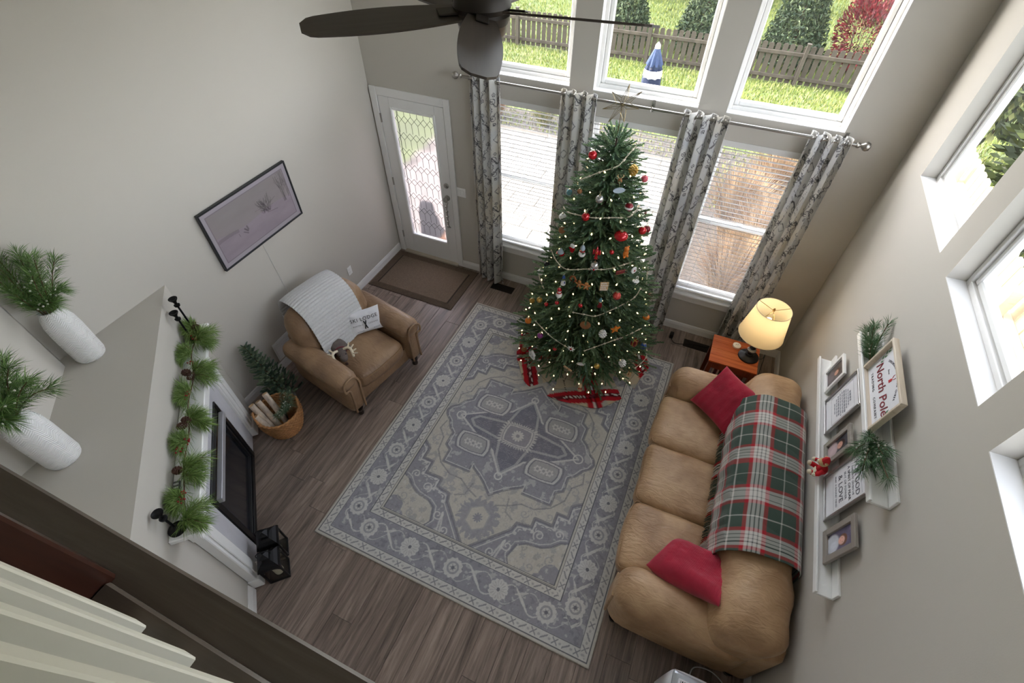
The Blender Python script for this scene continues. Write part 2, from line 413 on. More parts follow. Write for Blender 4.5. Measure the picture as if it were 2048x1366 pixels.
for z in (1.82, 1.05, .28): obj('hinge', MB().cb(.094, .112, -.016, -.004, z-.05, z+.05, .002).tube([(.1,-.016,z-.05),(.1,-.016,z+.05)], .006, 8), CHROME, door)
Mx = Matrix.Rotation(PI/2, 4, 'X')
obj('deadbolt', MB().lathe([(.032,0),(.032,.008),(.026,.014),(.012,.016),(.012,.028),(.001,.03)], (.855,-.01,1.16), 18, Mx), CHROME, door, .6)
obj('door_knob', MB().lathe([(.034,0),(.034,.008),(.015,.014),(.013,.035),(.03,.045),(.032,.06),(.022,.07),(.001,.073)], (.855,-.01,1.0), 18, Mx), CHROME, door, .6)
hp = MB(); hp.tube([(.852,-.01,.94),(.85,-.045,.9),(.85,-.05,.75),(.85,-.045,.62),(.852,-.01,.58)], .008, 8)
for i in range(5): hp.ball((.85,-.05,.9-.07*i), .017, 10)
obj('pull_handle', hp, CHROME, door, .7)
obj('threshold', MB().cb(.1, .92, -.05, .06, 0, .024, .004), mat('aluminium_threshold', (178,168,150), .5), door)
cs = MB()
def casing(a, b, c, d): cs.cb(a, b, -.02, 0, c, d, .005)
casing(.018, .1, 0, 2.15); casing(.92, .99, 0, 2.15); casing(.1, .92, 2.065, 2.15)
cs.box(.09, .104, 0, .15, 0, 2.075).box(.916, .93, 0, .15, 0, 2.075).box(.104, .916, 0, .15, 2.062, 2.075)
struct('trim_1', cs, WHITE)
# loft guard: cap board, shoe rail, newel, balusters
cap = struct('trim_2', MB().cb(.62, W, -4.62, -4.408, 3.0, 3.05, .006), DARKW)
rail = thing('loft_railing', 'dark wood railing with white square balusters on the loft edge', 'railing', (2.7, -4.53, 3.05))
def rl(name, mb, m): return obj(name, mb.xf(Matrix.Translation((-2.7, 4.53, -3.05))), m, rail)
rl('shoe_rail', MB().cb(.64, 2.655, -4.565, -4.487, 3.05, 3.072, .006), DARKW); rl('shoe_rail', MB().cb(2.737, W, -4.565, -4.487, 3.05, 3.072, .006), DARKW)
rl('newel_post', MB().cb(2.655, 2.737, -4.57, -4.472, 3.05, 4.12, .006), wood_mat('newel_wood', (40, 22, 16), (58, 32, 24), (70, 40, 30), .3, 2, 1, .05, .1))
rl('handrail', MB().soft((2.8, -4.525, 3.985), (2.15, .034, .03), .02, (4, 6, 6)), DARKW)
BAL = mat('baluster_white', (226, 222, 208), .5)
bme = MB().cb(-.0175, .0175, -.0175, .0175, 3.072-3.05, 3.96-3.05, .003).mesh('baluster')
for i in range(-15, 18):
    xx = 2.872 + .131*i
    if .7 < xx < W-.05 and not (2.63 < xx < 2.77): link('baluster', bme, BAL, rail, (xx-2.7, -.0, 0))
# ------------------------------------------------------------------ outside: lawn, patio, fences, trees
def gz(x, y):
    if y < 6: return -.28
    if y < 13.7: t = (y-6)/7.7; return -.28 - 1.38*t
    return -1.66 + .1*(y-13.7)
GR = mat('lawn_soil', (80, 92, 46), .95, noise=.35, nscale=1.2)
gm = MB().grid(lambda u, v: ((u-.5)*44, -9+v*45, gz(0, -9+v*45)-.01), 8, 90)
ground = struct('ground', gm, GR)
N = 90000
bx_ = nr.uniform(-9, 10.5, N); by_ = nr.uniform(3.2, 22, N); keep = ~((bx_ < 3.6) & (by_ < 4.6))
bx_, by_ = bx_[keep], by_[keep]; N = len(bx_)
gzv = np.where(by_ < 6, -.28, np.where(by_ < 13.7, -.28-1.38*(by_-6)/7.7, -1.66+.1*(by_-13.7)))
ang = nr.uniform(0, 2*PI, N); hh = nr.uniform(.05, .11, N); ww = nr.uniform(.012, .022, N); lx = nr.normal(0, .03, N); ly = nr.normal(0, .03, N)
V = np.zeros((N, 3, 3), np.float32)
V[:, 0] = np.stack([bx_-np.cos(ang)*ww, by_-np.sin(ang)*ww, gzv-.02], 1); V[:, 1] = np.stack([bx_+np.cos(ang)*ww, by_+np.sin(ang)*ww, gzv-.02], 1)
V[:, 2] = np.stack([bx_+lx, by_+ly, gzv+hh], 1)
gme = npmesh('grass_blades', V.reshape(-1, 3), np.arange(N*3).reshape(N, 3))
pal = np.array([lin3(*c) for c in ((134,142,72),(112,125,60),(152,156,92),(98,112,54),(158,154,112))])
patch = fbm(bx_*.5, by_*.5, 3); ci = np.clip((patch*5+nr.normal(0, 1.1, N)).astype(int), 0, 4)
setcol(gme, np.repeat(pal[ci], 3, 0))
go = link('lawn_grass', gme, vcmat('grass_blade', .8, 0), ground); go['kind'] = 'stuff'; go['label'] = 'short green autumn lawn beyond the windows'
# patio of rectangular pavers
PAV = mat('paver_stone', (122, 115, 106), .9, noise=.16, nscale=14, bump=.3, bscale=60)
patio = struct('patio', MB().box(-1.5, 3.55, T+.02, 4.6, -.4, -.225), mat('paver_joint', (84, 78, 70), .95))
pme = [MB().cb(-.222, .222, -.147, .147, 0, .03, .006).mesh('paver') for _ in range(1)]
for j in range(14):
    for i in range(12):
        xx = -1.28 + i*.45 + (.225 if j % 2 else 0)
        if xx < 3.4: link('paver', pme[0], PAV, patio, (xx, .36+j*.3, -.228 + rnd.uniform(-.002, .002)))
bed = struct('planting_bed', MB().prism([(-3,4.62),(3.6,4.62),(3.6,.2),(5.6,.2),(5.6,4.4),(4.6,5.4),(-3,5.5)][::-1], -.33, -.262), mat('dark_mulch', (66, 58, 52), .95, noise=.5, nscale=40, bump=.8, bscale=50))
# fences
FW = mat('weathered_fence', (74, 66, 56), .9, noise=.3, nscale=6, vec=(1,1,.2)); FW2 = mat('tan_fence', (196, 180, 150), .85, noise=.2, nscale=6, vec=(1,1,.2))
def picket_mesh(w, h, t=.018, ear=.03):
    return MB().prism([(-w/2,0),(w/2,0),(w/2,h-ear),(w/2-ear,h),(-w/2+ear,h),(-w/2,h-ear)], -t/2, t/2, Matrix.Rotation(PI/2, 4, 'X')).mesh('picket')
fe = thing('picket_fence', 'dark weathered wooden picket fence across the back lawn', 'fence', (1, 13.7, -1.66))
pk = picket_mesh(.14, 1.05)
for i in range(92):
    xx = -6.6 + i*.193; link('picket', pk, FW, fe, (xx-1, .03, .04+rnd.uniform(-.01, .012)), (0, rnd.uniform(-.012, .012), 0))
for z in (.22, .86): obj('rail', MB().cb(-7.75, 10.1, -.045, .02, z-.045, z+.045, .004), FW, fe)
for i in range(8): obj('post', MB().cb(-.05, .05, -.14, -.045, -.1, 1.16, .006).cb(-.06, .06, -.15, -.035, 1.16, 1.19, .004), FW, fe, loc=(-7.4+i*2.32, 0, 0))
f2 = thing('side_fence', 'sunlit tan wooden fence beside the house', 'fence', (6.35, 1.0, -.3))
pk2 = picket_mesh(.14, 1.78)
for i in range(48): link('picket', pk2, FW2, f2, (.03, -3.6+i*.162, .02+rnd.uniform(-.008, .008)), (0, 0, PI/2))
for z in (.35, 1.5): obj('rail', MB().cb(-.05, .02, -3.7, 4.1, z-.045, z+.045, .004), FW2, f2)
for i in range(4): obj('post', MB().cb(-.14, -.05, -.05, .05, 0, 1.8, .006), FW2, f2, loc=(0, -3.4+i*2.4, 0))
# foliage helpers
def leaf_cloud(name, pts, size, cols, up=.3, seed=1, aspect=.45):
    r = np.random.default_rng(seed); n = len(pts); d = r.normal(size=(n, 3)); d[:, 2] += up; d /= np.linalg.norm(d, axis=1)[:, None]
    e = np.cross(d, r.normal(size=(n, 3))); e /= np.linalg.norm(e, axis=1)[:, None]; L = (size*r.uniform(.6, 1.3, n))[:, None]
    p = np.asarray(pts); V = np.stack([p-d*L*.5, p+e*L*aspect*.5, p+d*L*.5, p-e*L*aspect*.5], 1)
    me = npmesh(name, V.reshape(-1, 3), np.arange(n*4).reshape(n, 4)); pc = np.array([lin3(*c) for c in cols]); setcol(me, np.repeat(pc[r.integers(0, len(cols), n)], 4, 0)); return me
LEAF = vcmat('leaf_colour', .75, 0)
BARK = mat('bark', (70, 56, 44), .95, noise=.3, nscale=20)
def outdoor_spruce(x, y, h, r, label, seed, cols=((54,68,48),(70,84,58),(44,56,42),(88,98,70))):
    z = gz(x, y); t = thing('spruce_tree', label, 'tree', (x, y, z)); g = np.random.default_rng(seed); n = int(5200*h*r/2.5)
    zz = h*(1-np.sqrt(g.uniform(.0, 1, n))); lay = (zz*7) % 1; rad = r*(1-zz/h)*(.35+.65*g.uniform(0, 1, n)**.4)*(.8+.25*lay); a = g.uniform(0, 2*PI, n)
    pts = np.stack([rad*np.cos(a), rad*np.sin(a), zz+.12-rad*.12], 1)
    obj('foliage', leaf_cloud('foliage', pts, .16, cols, .25, seed, .3), LEAF, t)['kind'] = 'stuff'
    obj('trunk', MB().tube([(0,0,-.05),(0,0,h*.5),(0,0,h*.97)], [.07,.05,.01], 8), BARK, t)
outdoor_spruce(-.6, 15.3, 3.4, .95, 'dark spruce tree right behind the dark picket fence, left of the parasol', 21)
outdoor_spruce(1.95, 15.4, 3.6, 1.0, 'spruce tree right behind the dark picket fence, right of the parasol', 22)
outdoor_spruce(4.85, 15.4, 4.2, 1.12, 'broad full spruce tree beside the red leaved shrub', 23)
def shrub(name, x, y, h, r, label, cols, seed, n=2600, size=.14, stems=7, cat='shrub', up=.4, z=None):
    z = gz(x, y) if z is None else z; t = thing(name, label, cat, (x, y, z)); g = np.random.default_rng(seed)
    d = g.normal(size=(n, 3)); d /= np.linalg.norm(d, axis=1)[:, None]; rr = g.uniform(.35, 1, n)[:, None]**.5; p = d*rr*np.array([r, r, h*.5]); p[:, 2] += h*.55; p[:, 2] = np.maximum(p[:, 2], .03)
    obj('foliage', leaf_cloud('foliage', p, size, cols, up, seed), LEAF, t)['kind'] = 'stuff'; mb = MB()
    for i in range(stems):
        a = 2*PI*i/stems; mb.tube([(.03*math.cos(a),.03*math.sin(a),-.03),(r*.3*math.cos(a),r*.3*math.sin(a),h*.4),(r*.6*math.cos(a),r*.6*math.sin(a),h*.85)], [.015,.012,.005], 5)
    obj('stem', mb, BARK, t)
RED = ((104,32,38),(122,46,50),(80,30,36),(92,58,48)); shrub('red_shrub', 6.65, 15.0, 2.1, .85, 'tall crimson leaved shrub behind the dark picket fence', RED, 31, 2600, .12)
MIX = ((92,66,58),(112,60,56),(78,82,52),(60,58,44))
for i, (xx, yy) in enumerate(((-1.3,20.2),(1.1,20.0),(3.55,20.6),(7.4,19.4),(9.9,20.4))):
    shrub('hedge_shrub', xx, yy, 1.9, 1.14, ['low russet shrub on the far bank between the spruces','broad russet shrub on the far bank behind the parasol','rust brown shrub on the far bank above the lawn','dark wine red shrub on the far bank behind the crimson shrub','dull green and red shrub at the end of the far bank'][i], MIX if i != 3 else RED, 40+i, 2400, .16)
shrub('evergreen_shrub', 8.2, 7.6, 4.2, 1.9, 'dense dark green evergreen towering behind the tan side fence', ((52,62,36),(72,82,44),(38,46,30),(96,100,60)), 51, 7000, .2, 6, 'tree', z=-.3)
shrub('evergreen_shrub', 8.3, 3.2, 3.0, 1.5, 'lower dark evergreen shrub behind the tan side fence', ((52,62,36),(72,82,44),(38,46,30)), 52, 4200, .18, 6, z=-.3)
# ornamental grasses in the bed
def clump(x, y, h, n, label, seed, cols, spread=.5):
    t = thing('ornamental_grass', label, 'grass', (x, y, -.262)); g = np.random.default_rng(seed); a = g.uniform(0, 2*PI, n); l = h*g.uniform(.55, 1, n); o = spread*g.uniform(.1, 1, n); b = .12*g.uniform(0, 1, n)**.5
    ca, sa = np.cos(a), np.sin(a); w = .006; V = np.zeros((n, 6, 3), np.float32)
    for k, (f, q) in enumerate(((0, 1), (.6, .8), (1, .15))):
        rx = b+o*f**1.6; z_ = l*(f-.18*f*f*(o/spread)*1.4)
        V[:, k] = np.stack([rx*ca-sa*w*q, rx*sa+ca*w*q, z_], 1); V[:, 5-k] = np.stack([rx*ca+sa*w*q, rx*sa-ca*w*q, z_], 1)
    i = np.arange(n)[:, None]*6; me = npmesh('blades', V.reshape(-1, 3), np.concatenate([i+np.array([0,1,4,5]), i+np.array([1,2,3,4])]))
    pc = np.array([lin3(*c) for c in cols]); setcol(me, np.repeat(pc[g.integers(0, len(cols), n)], 6, 0)); o_ = obj('blades', me, LEAF, t); o_['kind'] = 'stuff'
    obj('crown', MB().ball((0,0,.02), .13, 10, (1,1,.4)), BARK, t, .8)
TAN = ((150,126,94),(168,144,112),(128,102,74),(142,112,84),(112,90,68))
for i, (xx, yy, hh_, nn) in enumerate(((4.25,.95,1.25,1500),(4.55,1.75,1.35,1700),(4.15,2.6,1.2,1500),(4.6,3.5,1.3,1500))):
    clump(xx, yy, hh_, nn, ['tan ornamental grass clump close against the window glass','tan ornamental grass clump second out from the window','bushy tan ornamental grass clump third out from the window','tan ornamental grass clump farthest out beside the lawn'][i], 60+i, TAN)
clump(-.9, 5.0, .6, 700, 'low pinkish grass clump at the far edge of the patio', 66, ((178,140,120),(150,118,100),(120,110,70)), .45); clump(.2, 5.05, .55, 600, 'low green and tan grass clump at the far edge of the patio', 67, ((120,120,70),(150,138,90),(100,104,60)), .4)
# closed parasol standing on the patio
um = thing('patio_umbrella', 'closed navy patio parasol with white stripe bands', 'umbrella', (2.5, 3.0, -.198))
def fold(r0, r1, z0, z1, nf=9, n=72, dep=.3, m=10):
    mb = MB()
    return mb.grid(lambda u, v: ((r0+(r1-r0)*v)*(1-dep*v*(.5+.5*math.cos(nf*2*PI*u)))*math.cos(2*PI*u), (r0+(r1-r0)*v)*(1-dep*v*(.5+.5*math.cos(nf*2*PI*u)))*math.sin(2*PI*u), z0+(z1-z0)*v), n, m)
NAVY = mat('navy_canvas', (52, 66, 98), .9, noise=.12, nscale=30); CANV = mat('white_canvas', (226, 226, 224), .9)
NAVD = mat('dark_navy_canvas', (30, 40, 66), .9)
obj('canopy_cap', fold(.03, .12, 2.2, 1.98, dep=.28), NAVY, um, .8); obj('canopy', fold(.09, .125, 2.0, 1.925, dep=.22), NAVD, um, .8)
obj('white_band', fold(.122, .135, 1.93, 1.83, dep=.2), CANV, um, .8); obj('lower_band', fold(.13, .15, 1.835, 1.5, dep=.2), NAVD, um, .8); obj('hem_band', fold(.14, .13, 1.51, 1.2, dep=.2), CANV, um, .8)
obj('pole', MB().tube([(0,0,.05),(0,0,2.2)], .019, 10), CHROME, um); obj('finial', MB().lathe([(.04,2.18),(.036,2.22),(.012,2.25),(.001,2.26)], n=12), mat('grey_cap', (150,150,140), .7), um); obj('base', MB().lathe([(.24,0),(.24,.04),(.05,.07),(.03,.3)], n=20), BLACKM, um, .6)
# dog sitting outside behind the obscured glass
dg_ = thing('dog', 'black shaggy dog with tan legs sitting behind the obscured door glass', 'dog', (.2, .52, -.28))
bm = bmesh.new(); P = [(0,0,.34),(0,.02,.2),(0,-.02,.5),(0,-.05,.62),(0,-.08,.72),(0,-.2,.7),(-.07,-.08,.36),(-.08,-.1,.18),(-.08,-.12,.03),(-.08,-.17,.015),(.07,-.08,.36),(.08,-.1,.18),(.08,-.12,.03),(.08,-.17,.015),(-.12,.04,.12),(-.14,-.06,.03),(.12,.04,.12),(.14,-.06,.03),(0,.2,.04),(-.07,-.05,.8),(.07,-.05,.8)]
Ed = [(0,1),(0,2),(2,3),(3,4),(4,5),(2,6),(6,7),(7,8),(8,9),(2,10),(10,11),(11,12),(12,13),(1,14),(14,15),(1,16),(16,17),(1,18),(4,19),(4,20)]; Rr = [.14,.15,.13,.1,.095,.045,.06,.045,.035,.03,.06,.045,.035,.03,.09,.035,.09,.035,.03,.025,.025]
me = bpy.data.meshes.new('body'); me.from_pydata(P, Ed, []); do = link('body', me, None, dg_); md = do.modifiers.new('skin', 'SKIN'); me.skin_vertices[0].data[0].use_root = True
for i, r_ in enumerate(Rr): me.skin_vertices[0].data[i].radius = (r_, r_)
do.modifiers.new('sub', 'SUBSURF').levels = 2
dm = mat('dog_coat', (30, 27, 28), .9); nt = dm.node_tree; tcn = nt.nodes.new('ShaderNodeTexCoord'); sx_ = nt.nodes.new('ShaderNodeSeparateXYZ'); rp = nt.nodes.new('ShaderNodeValToRGB'); nt.links.new(tcn.outputs['Object'], sx_.inputs[0]); nt.links.new(sx_.outputs[2], rp.inputs[0])
rp.color_ramp.elements[0].position = .2; rp.color_ramp.elements[0].color = lin(186, 130, 84); rp.color_ramp.elements[1].position = .27; rp.color_ramp.elements[1].color = lin(26, 23, 25); nt.links.new(rp.outputs[0], nt.nodes['Principled BSDF'].inputs['Base Color'])
me.materials.append(dm)
# ------------------------------------------------------------------ rug
def pip(px, py, poly):
    ins = np.zeros(px.shape, bool); n = len(poly)
    for i in range(n):
        x1, y1 = poly[i]; x2, y2 = poly[(i+1) % n]
        c = ((y1 > py) != (y2 > py)); ins ^= c & (px < (x2-x1)*(py-y1)/((y2-y1) if y2 != y1 else 1e-9)+x1)
    return ins
def segd(px, py, pts):
    d = np.full(px.shape, 9.)
    for (x1, y1), (x2, y2) in zip(pts[:-1], pts[1:]):
        dx, dy = x2-x1, y2-y1; L = dx*dx+dy*dy+1e-12; t = np.clip(((px-x1)*dx+(py-y1)*dy)/L, 0, 1); d = np.minimum(d, np.hypot(px-x1-t*dx, py-y1-t*dy))
    return d
def make_rug():
    LX, LY = 2.44, 3.1; nx, ny = 600, 760
    X, Y = np.meshgrid(np.linspace(-LX/2, LX/2, nx+1), np.linspace(-LY/2, LY/2, ny+1)); u, v = np.abs(X), np.abs(Y)
    slate, beige, dark, pale, mid = lin3(148,147,154), lin3(190,186,177), lin3(120,120,127), lin3(202,201,198), lin3(166,164,164)
    col = np.empty(X.shape+(3,)); col[:] = slate
    def paint(m, c, a=1.0): col[m] = col[m]*(1-a)+c*a
    def stroke(pts, w, c, a=1.0): paint(segd(u, v, pts) < w, c, a)
    def disc(cx, cy, r): return np.hypot(u-cx, v-cy) < r
    FX, FY = .80, 1.18
    wob = (fbm(X*9, Y*9, 5)-.5)*.03; us, vs = u+wob, v+(fbm(X*9+40, Y*9+9, 6)-.5)*.03
    # corner spandrels (beige cloud shapes)
    sp = [(.80,1.18),(.42,1.18),(.36,1.08),(.40,.96),(.47,.92),(.60,.90),(.68,.86),(.74,.80),(.80,.78)]
    paint(pip(us, vs, sp), beige); stroke(sp[1:], .009, dark, .7); stroke([(p[0]-.02, p[1]-.02) for p in sp[1:]], .005, pale, .7)
    paint((np.hypot(us-.74, vs-1.08) < .09) | (np.hypot(us-.66, vs-1.15) < .06), slate); paint(fbm(X*30, Y*30, 9) > .66, mid, .35)
    def spiral(cx, cy, r, turns, a0, sgn=1): return [(cx+r*(1-.8*i/40)*math.cos(a0+sgn*turns*2*PI*i/40), cy+r*(1-.8*i/40)*math.sin(a0+sgn*turns*2*PI*i/40)) for i in range(41)]
    F0 = (u < FX) & (v < FY); fA = fbm(X*24, Y*24, 51); paint(F0 & (fA > .645), pale, .5); paint(F0 & (fA < .3), dark, .35)
    for (cx_, cy_, r_, tn, a0, sg) in ((.545,.815,.05,1.3,2.2,1),(.70,.74,.04,1.2,.5,-1),(.33,1.0,.05,1.3,4.0,-1),(.22,1.1,.042,1.2,1.0,1),(.70,.97,.05,1.2,.3,1),(.56,1.08,.045,1.2,3.3,-1)): stroke(spiral(cx_, cy_, r_, tn, a0, sg), .0055, pale if cy_ < .9 or cx_ < .4 else mid, .85)
    for (cx_, cy_) in ((.60,.97),(.48,1.02),(.70,.88),(.52,1.12)):
        a = np.arctan2(v-cy_, u-cx_); r = np.hypot(u-cx_, v-cy_); paint(r < .028*(.5+.5*np.abs(np.cos(3*a))), mid, .8)
    stroke([(.24,1.15),(.27,1.04),(.30,.97)], .008, pale, .7); stroke([(.27,1.15),(.285,1.06),(.30,.97)], .008, pale, .7)
    # big beige medallion
    big = [(0,1.17),(.31,.86),(.33,.79),(.46,.77),(.46,.69),(.62,.69),(.62,.57),(.72,.57),(.72,.46),(.80,.40),(.80,0),(0,0)]
    B = pip(u, v, big); paint(B, beige); stroke(big[:-2], .013, dark, .75); stroke([(p[0]+.02, p[1]+.025) for p in big[:-2]], .005, pale, .8)
    dd = segd(u, v, [(p[0]+.035, p[1]+.035) for p in big[1:9]]); paint((dd < .013) & (np.sin(u*95)*np.sin(v*95) > .1), pale, .8)
    # floral sprays in the beige
    fl = fbm(X*16, Y*16, 12); paint(B & (fl > .585), slate, .55); paint(B & (np.abs(fl-.5) < .012), mid, .6)
    stroke([(.30,.62),(.42,.62),(.55,.55),(.64,.44),(.66,.30)], .007, dark, .6); stroke([(.66,.30),(.74,.22),(.72,.12)], .007, dark, .6); stroke([(.10,.72),(.2,.68),(.30,.62)], .007, dark, .55); stroke([(.18,.62),(.2,.74),(.28,.78)], .007, dark, .5)
    for (cx_, cy_) in ((.42,.62),(.68,.22),(.22,.72)):
        a = np.arctan2(v-cy_, u-cx_); r = np.hypot(u-cx_, v-cy_); paint((r < .06*(.6+.4*np.abs(np.cos(4*a)))) & (np.abs(np.sin(4*a)) < .35), mid, .8)
    for (cx_, cy_, r_, tn, a0, sg) in ((.36,.69,.04,1.1,0,1),(.57,.63,.035,1.1,2,-1),(.70,.33,.045,1.1,4,1),(.14,.84,.04,1.1,1,1),(.13,1.0,.03,1,3,-1)): stroke(spiral(cx_, cy_, r_, tn, a0, sg), .005, mid, .85)
    # hexagon with burst
    a = np.arctan2(v-.885, u); r = np.hypot(u, v-.885); paint(B & (r < .2*(.72+.28*np.abs(np.sin(8*a+fbm(X*20, Y*20, 3)*5)))), slate, .8)
    hexp = [(0,.885+.115),(.09,.885+.06),(.09,.885-.06),(0,.885-.115),(-.1,.885-.06),(-.1,.885+.06)]; paint(pip(u, v, hexp), beige); stroke(hexp[:4], .005, mid); paint(r < .045*(.55+.45*np.abs(np.cos(5*a))), slate)
    # slate inner medallion
    inn = [(0,.66),(.10,.57),(.17,.52),(.24,.48),(.27,.45),(.27,.53),(.54,.53),(.54,.40),(.60,.36),(.60,.22),(.66,.17),(.70,.10),(.76,.05),(.78,0),(0,0)]
    I = pip(u, v, inn); paint(I, slate); stroke(inn[:-1], .011, dark, .7); stroke([(p[0]*.965, p[1]*.965) for p in inn[:-1]], .004, pale, .8)
    fl2 = fbm(X*22, Y*22, 15); paint(I & (fl2 > .6), pale, .45); paint(I & (np.abs(fl2-.47) < .008), dark, .6)
    di = [(0,.45),(.12,.30),(.16,.24),(.40,.13),(.62,0)]
    D = pip(u, v, di+[(0,0)]); paint(D, lin3(120,120,131)); paint(D & (np.abs((np.sin(Y*240+fl2*9))) < .35) & (fl2 > .43), pale, .3); stroke(di, .009, pale, .8); stroke([(.0,.43),(.1,.3),(.15,.1),(.44,.06),(.5,0)], .012*1, pale, .45)
    paint(disc(.62,0,.05) & ~disc(.62,0,.038), pale); paint(disc(0,.46,.04) & ~disc(0,.46,.026), pale)
    # cartouches
    cu_, cv_ = .365-.12*(v-.245), .245; qx, qy = np.abs(u-cu_), np.abs(v-cv_-.28*(u-.365)*0)
    rb = np.maximum(qx/.165, qy/.105)*.6+np.hypot(qx/.165, qy/.105)*.4
    paint(rb < 1.12, slate); paint((rb < 1.12) & (rb > 1.0), dark, .6); paint((rb < 1.0) & (rb > .86), pale, .8); paint((rb < .86) & (rb > .78), dark, .7); paint(rb < .78, mid, .9)
    for k in (-.06, 0, .06):
        a = np.arctan2(v-cv_, u-cu_-k); r = np.hypot(u-cu_-k, v-cv_); paint(r < .038*(.6+.4*np.abs(np.cos(3*a))), pale, .8); paint((r < .014), dark, .6)
    # centre rosette
    rb = np.maximum(u/.14, v/.105)*.7+np.hypot(u/.14, v/.105)*.3; a = np.arctan2(v, u); r = np.hypot(u, v)
    paint(rb < 1.25+.12*np.sin(40*a), pale, .7); paint(rb < 1.06, slate); paint((rb < 1.0) & (rb > .9), pale, .8); paint(r < .065*(.65+.35*np.abs(np.cos(6*a))), pale, .8); paint(r < .02, slate)
    # borders
    edge_d = np.minimum(LX/2-u, LY/2-v)
    paint(edge_d < .42, beige); B1, B2, B3, B4 = .03, .098, .335, .42
    paint((edge_d > B2) & (edge_d < B3), slate)
    along = np.where(LX/2-u < LY/2-v, Y, X)
    M = (edge_d > B2) & (edge_d < B3); e = edge_d-(B2+B3)/2; side = LX/2-u < LY/2-v
    per = np.where(side, .303, .405); ph = along/per; cell = np.round(ph); lo = (ph-cell)*per; par = (np.abs(cell) % 2)
    vine = .075*np.sin(ph*2*PI)*1.0; paint(M & (np.abs(e-vine) < .0055), pale, .8); vine2 = -.08*np.sin(ph*2*PI+.6); paint(M & (np.abs(e-vine2) < .004), pale, .6)
    fl3 = fbm(X*26, Y*26, 25); paint(M & (fl3 > .63), pale, .5); paint(M & (fl3 < .32), dark, .5)
    ang = np.arctan2(e, lo); r = np.hypot(e, lo); pet = .082*(.86+.14*np.abs(np.cos(6*ang)))
    paint(M & (r < pet), np.array(pale), .92); paint(M & (r < .05) & (r > .034) & (par < .5), slate, .8); paint(M & (r < .03*(.7+.3*np.cos(6*ang))) & (par < .5), mid); paint(M & (r < .066) & (np.abs(np.sin(8*ang)) < .3) & (r > .02) & (par > .5), mid, .9); paint(M & (r < .014), dark)
    lo2 = (ph-.5-np.floor(ph))*per; lf = np.abs(e+.9*lo2) < .016*np.clip(1-np.abs(lo2)/.07, 0, 1)**.5; paint(M & lf, pale, .9); lf = np.abs(e-.055-.5*lo2) < .012*np.clip(1-np.abs(lo2+.02)/.05, 0, 1)**.5; paint(M & lf, pale, .8)
    for (b0, b1) in ((B1, B2), (B3, B4-.022)):
        G = (edge_d > b0) & (edge_d < b1); paint(G, pale, .75); ee = edge_d-(b0+b1)/2; p2 = along/.085; c2 = np.round(p2); l2 = (p2-c2)*.085; par2 = np.abs(c2) % 2
        paint(G & (par2 < .5) & (np.abs(ee-.7*l2) < .007) & (np.abs(l2) < .026), dark, .75); paint(G & (par2 > .5) & ((np.abs(ee-l2) < .006) | (np.abs(ee+l2) < .006)) & (np.abs(l2) < .022), dark, .8); paint(G & (np.hypot(ee, np.abs(l2)-.04) < .008), mid, .9)
    for d_, w in ((.027,.0028),(B2,.0035),(B3,.0035),(B4-.022,.0025),(B4,.003),(B4-.011,.0015)): paint(np.abs(edge_d-d_) < w, lin3(88,88,96), .9)
    n = fbm(X*70, Y*70, 33, 3); col *= (1+(n-.45)*.22)[..., None]; big_n = fbm(X*2.2, Y*2.2, 34, 3); col *= (1+(big_n-.45)*.14)[..., None]; warm = np.clip((fbm(X*1.6+5, Y*1.6, 35, 2)-.4)*2, 0, 1)[..., None]; col *= 1+warm*(np.array([.05, .0, -.06]))
    Z = .012+.0012*fbm(X*90, Y*90, 36, 2); Z[edge_d < .004] = .0005
    me = gridmesh('rug', X, Y, Z); setcol(me, np.clip(col, 0, 1).reshape(-1, 3)); return me
rug = link('area_rug', make_rug(), vcmat('rug_pile', .97, .35, 500), None, (2.692, -2.12, 0)); tag(rug, 'grey and beige patterned oriental rug under the Christmas tree', 'rug')
# door mat
mt = thing('door_mat', 'brown ribbed door mat in front of the white patio door', 'mat', (.635, -.44, 0))
MATM = mat('mat_brown', (118, 101, 85), .95, noise=.15, nscale=60, bump=.5, bscale=350); MATR = mat('mat_rubber', (60, 50, 43), .9)
obj('backing', MB().cb(-.605, .605, -.385, .39, 0, .006, .002), MATR, mt); obj('pile', MB().cb(-.5, .5, -.3, .3, .006, .012, .003), MATM, mt)
rib = MB()
for i in range(7):
    d = .012*i; rib.cb(-.595+d, .595-d, -.377+d-.0035, -.377+d+.0035, .006, .0105, .0015).cb(-.595+d, .595-d, .38-d-.0035, .38-d+.0035, .006, .0105, .0015).cb(-.595+d-.0035, -.595+d+.0035, -.377+d, .38-d, .006, .0105, .0015).cb(.595-d-.0035, .595-d+.0035, -.377+d, .38-d, .006, .0105, .0015)
obj('rib', rib, MATM, mt)
for (x0, lab) in ((1.65, 'dark floor register beside the door mat'), (4.1, 'dark floor register beside the side table')):
    t = thing('floor_register', lab, 'vent', (x0, -.195, 0)); obj('frame', MB().cb(-.15, .15, -.06, .06, 0, .005, .002), mat('bronze_vent', (40, 34, 30), .5, metal=.3), t)
    mb = MB()
    for i in range(24): mb.box(-.138+.012*i-.003, -.138+.012*i+.003, -.045, .045, .005, .009)
    obj('louvre', mb, MATS['bronze_vent'], t)
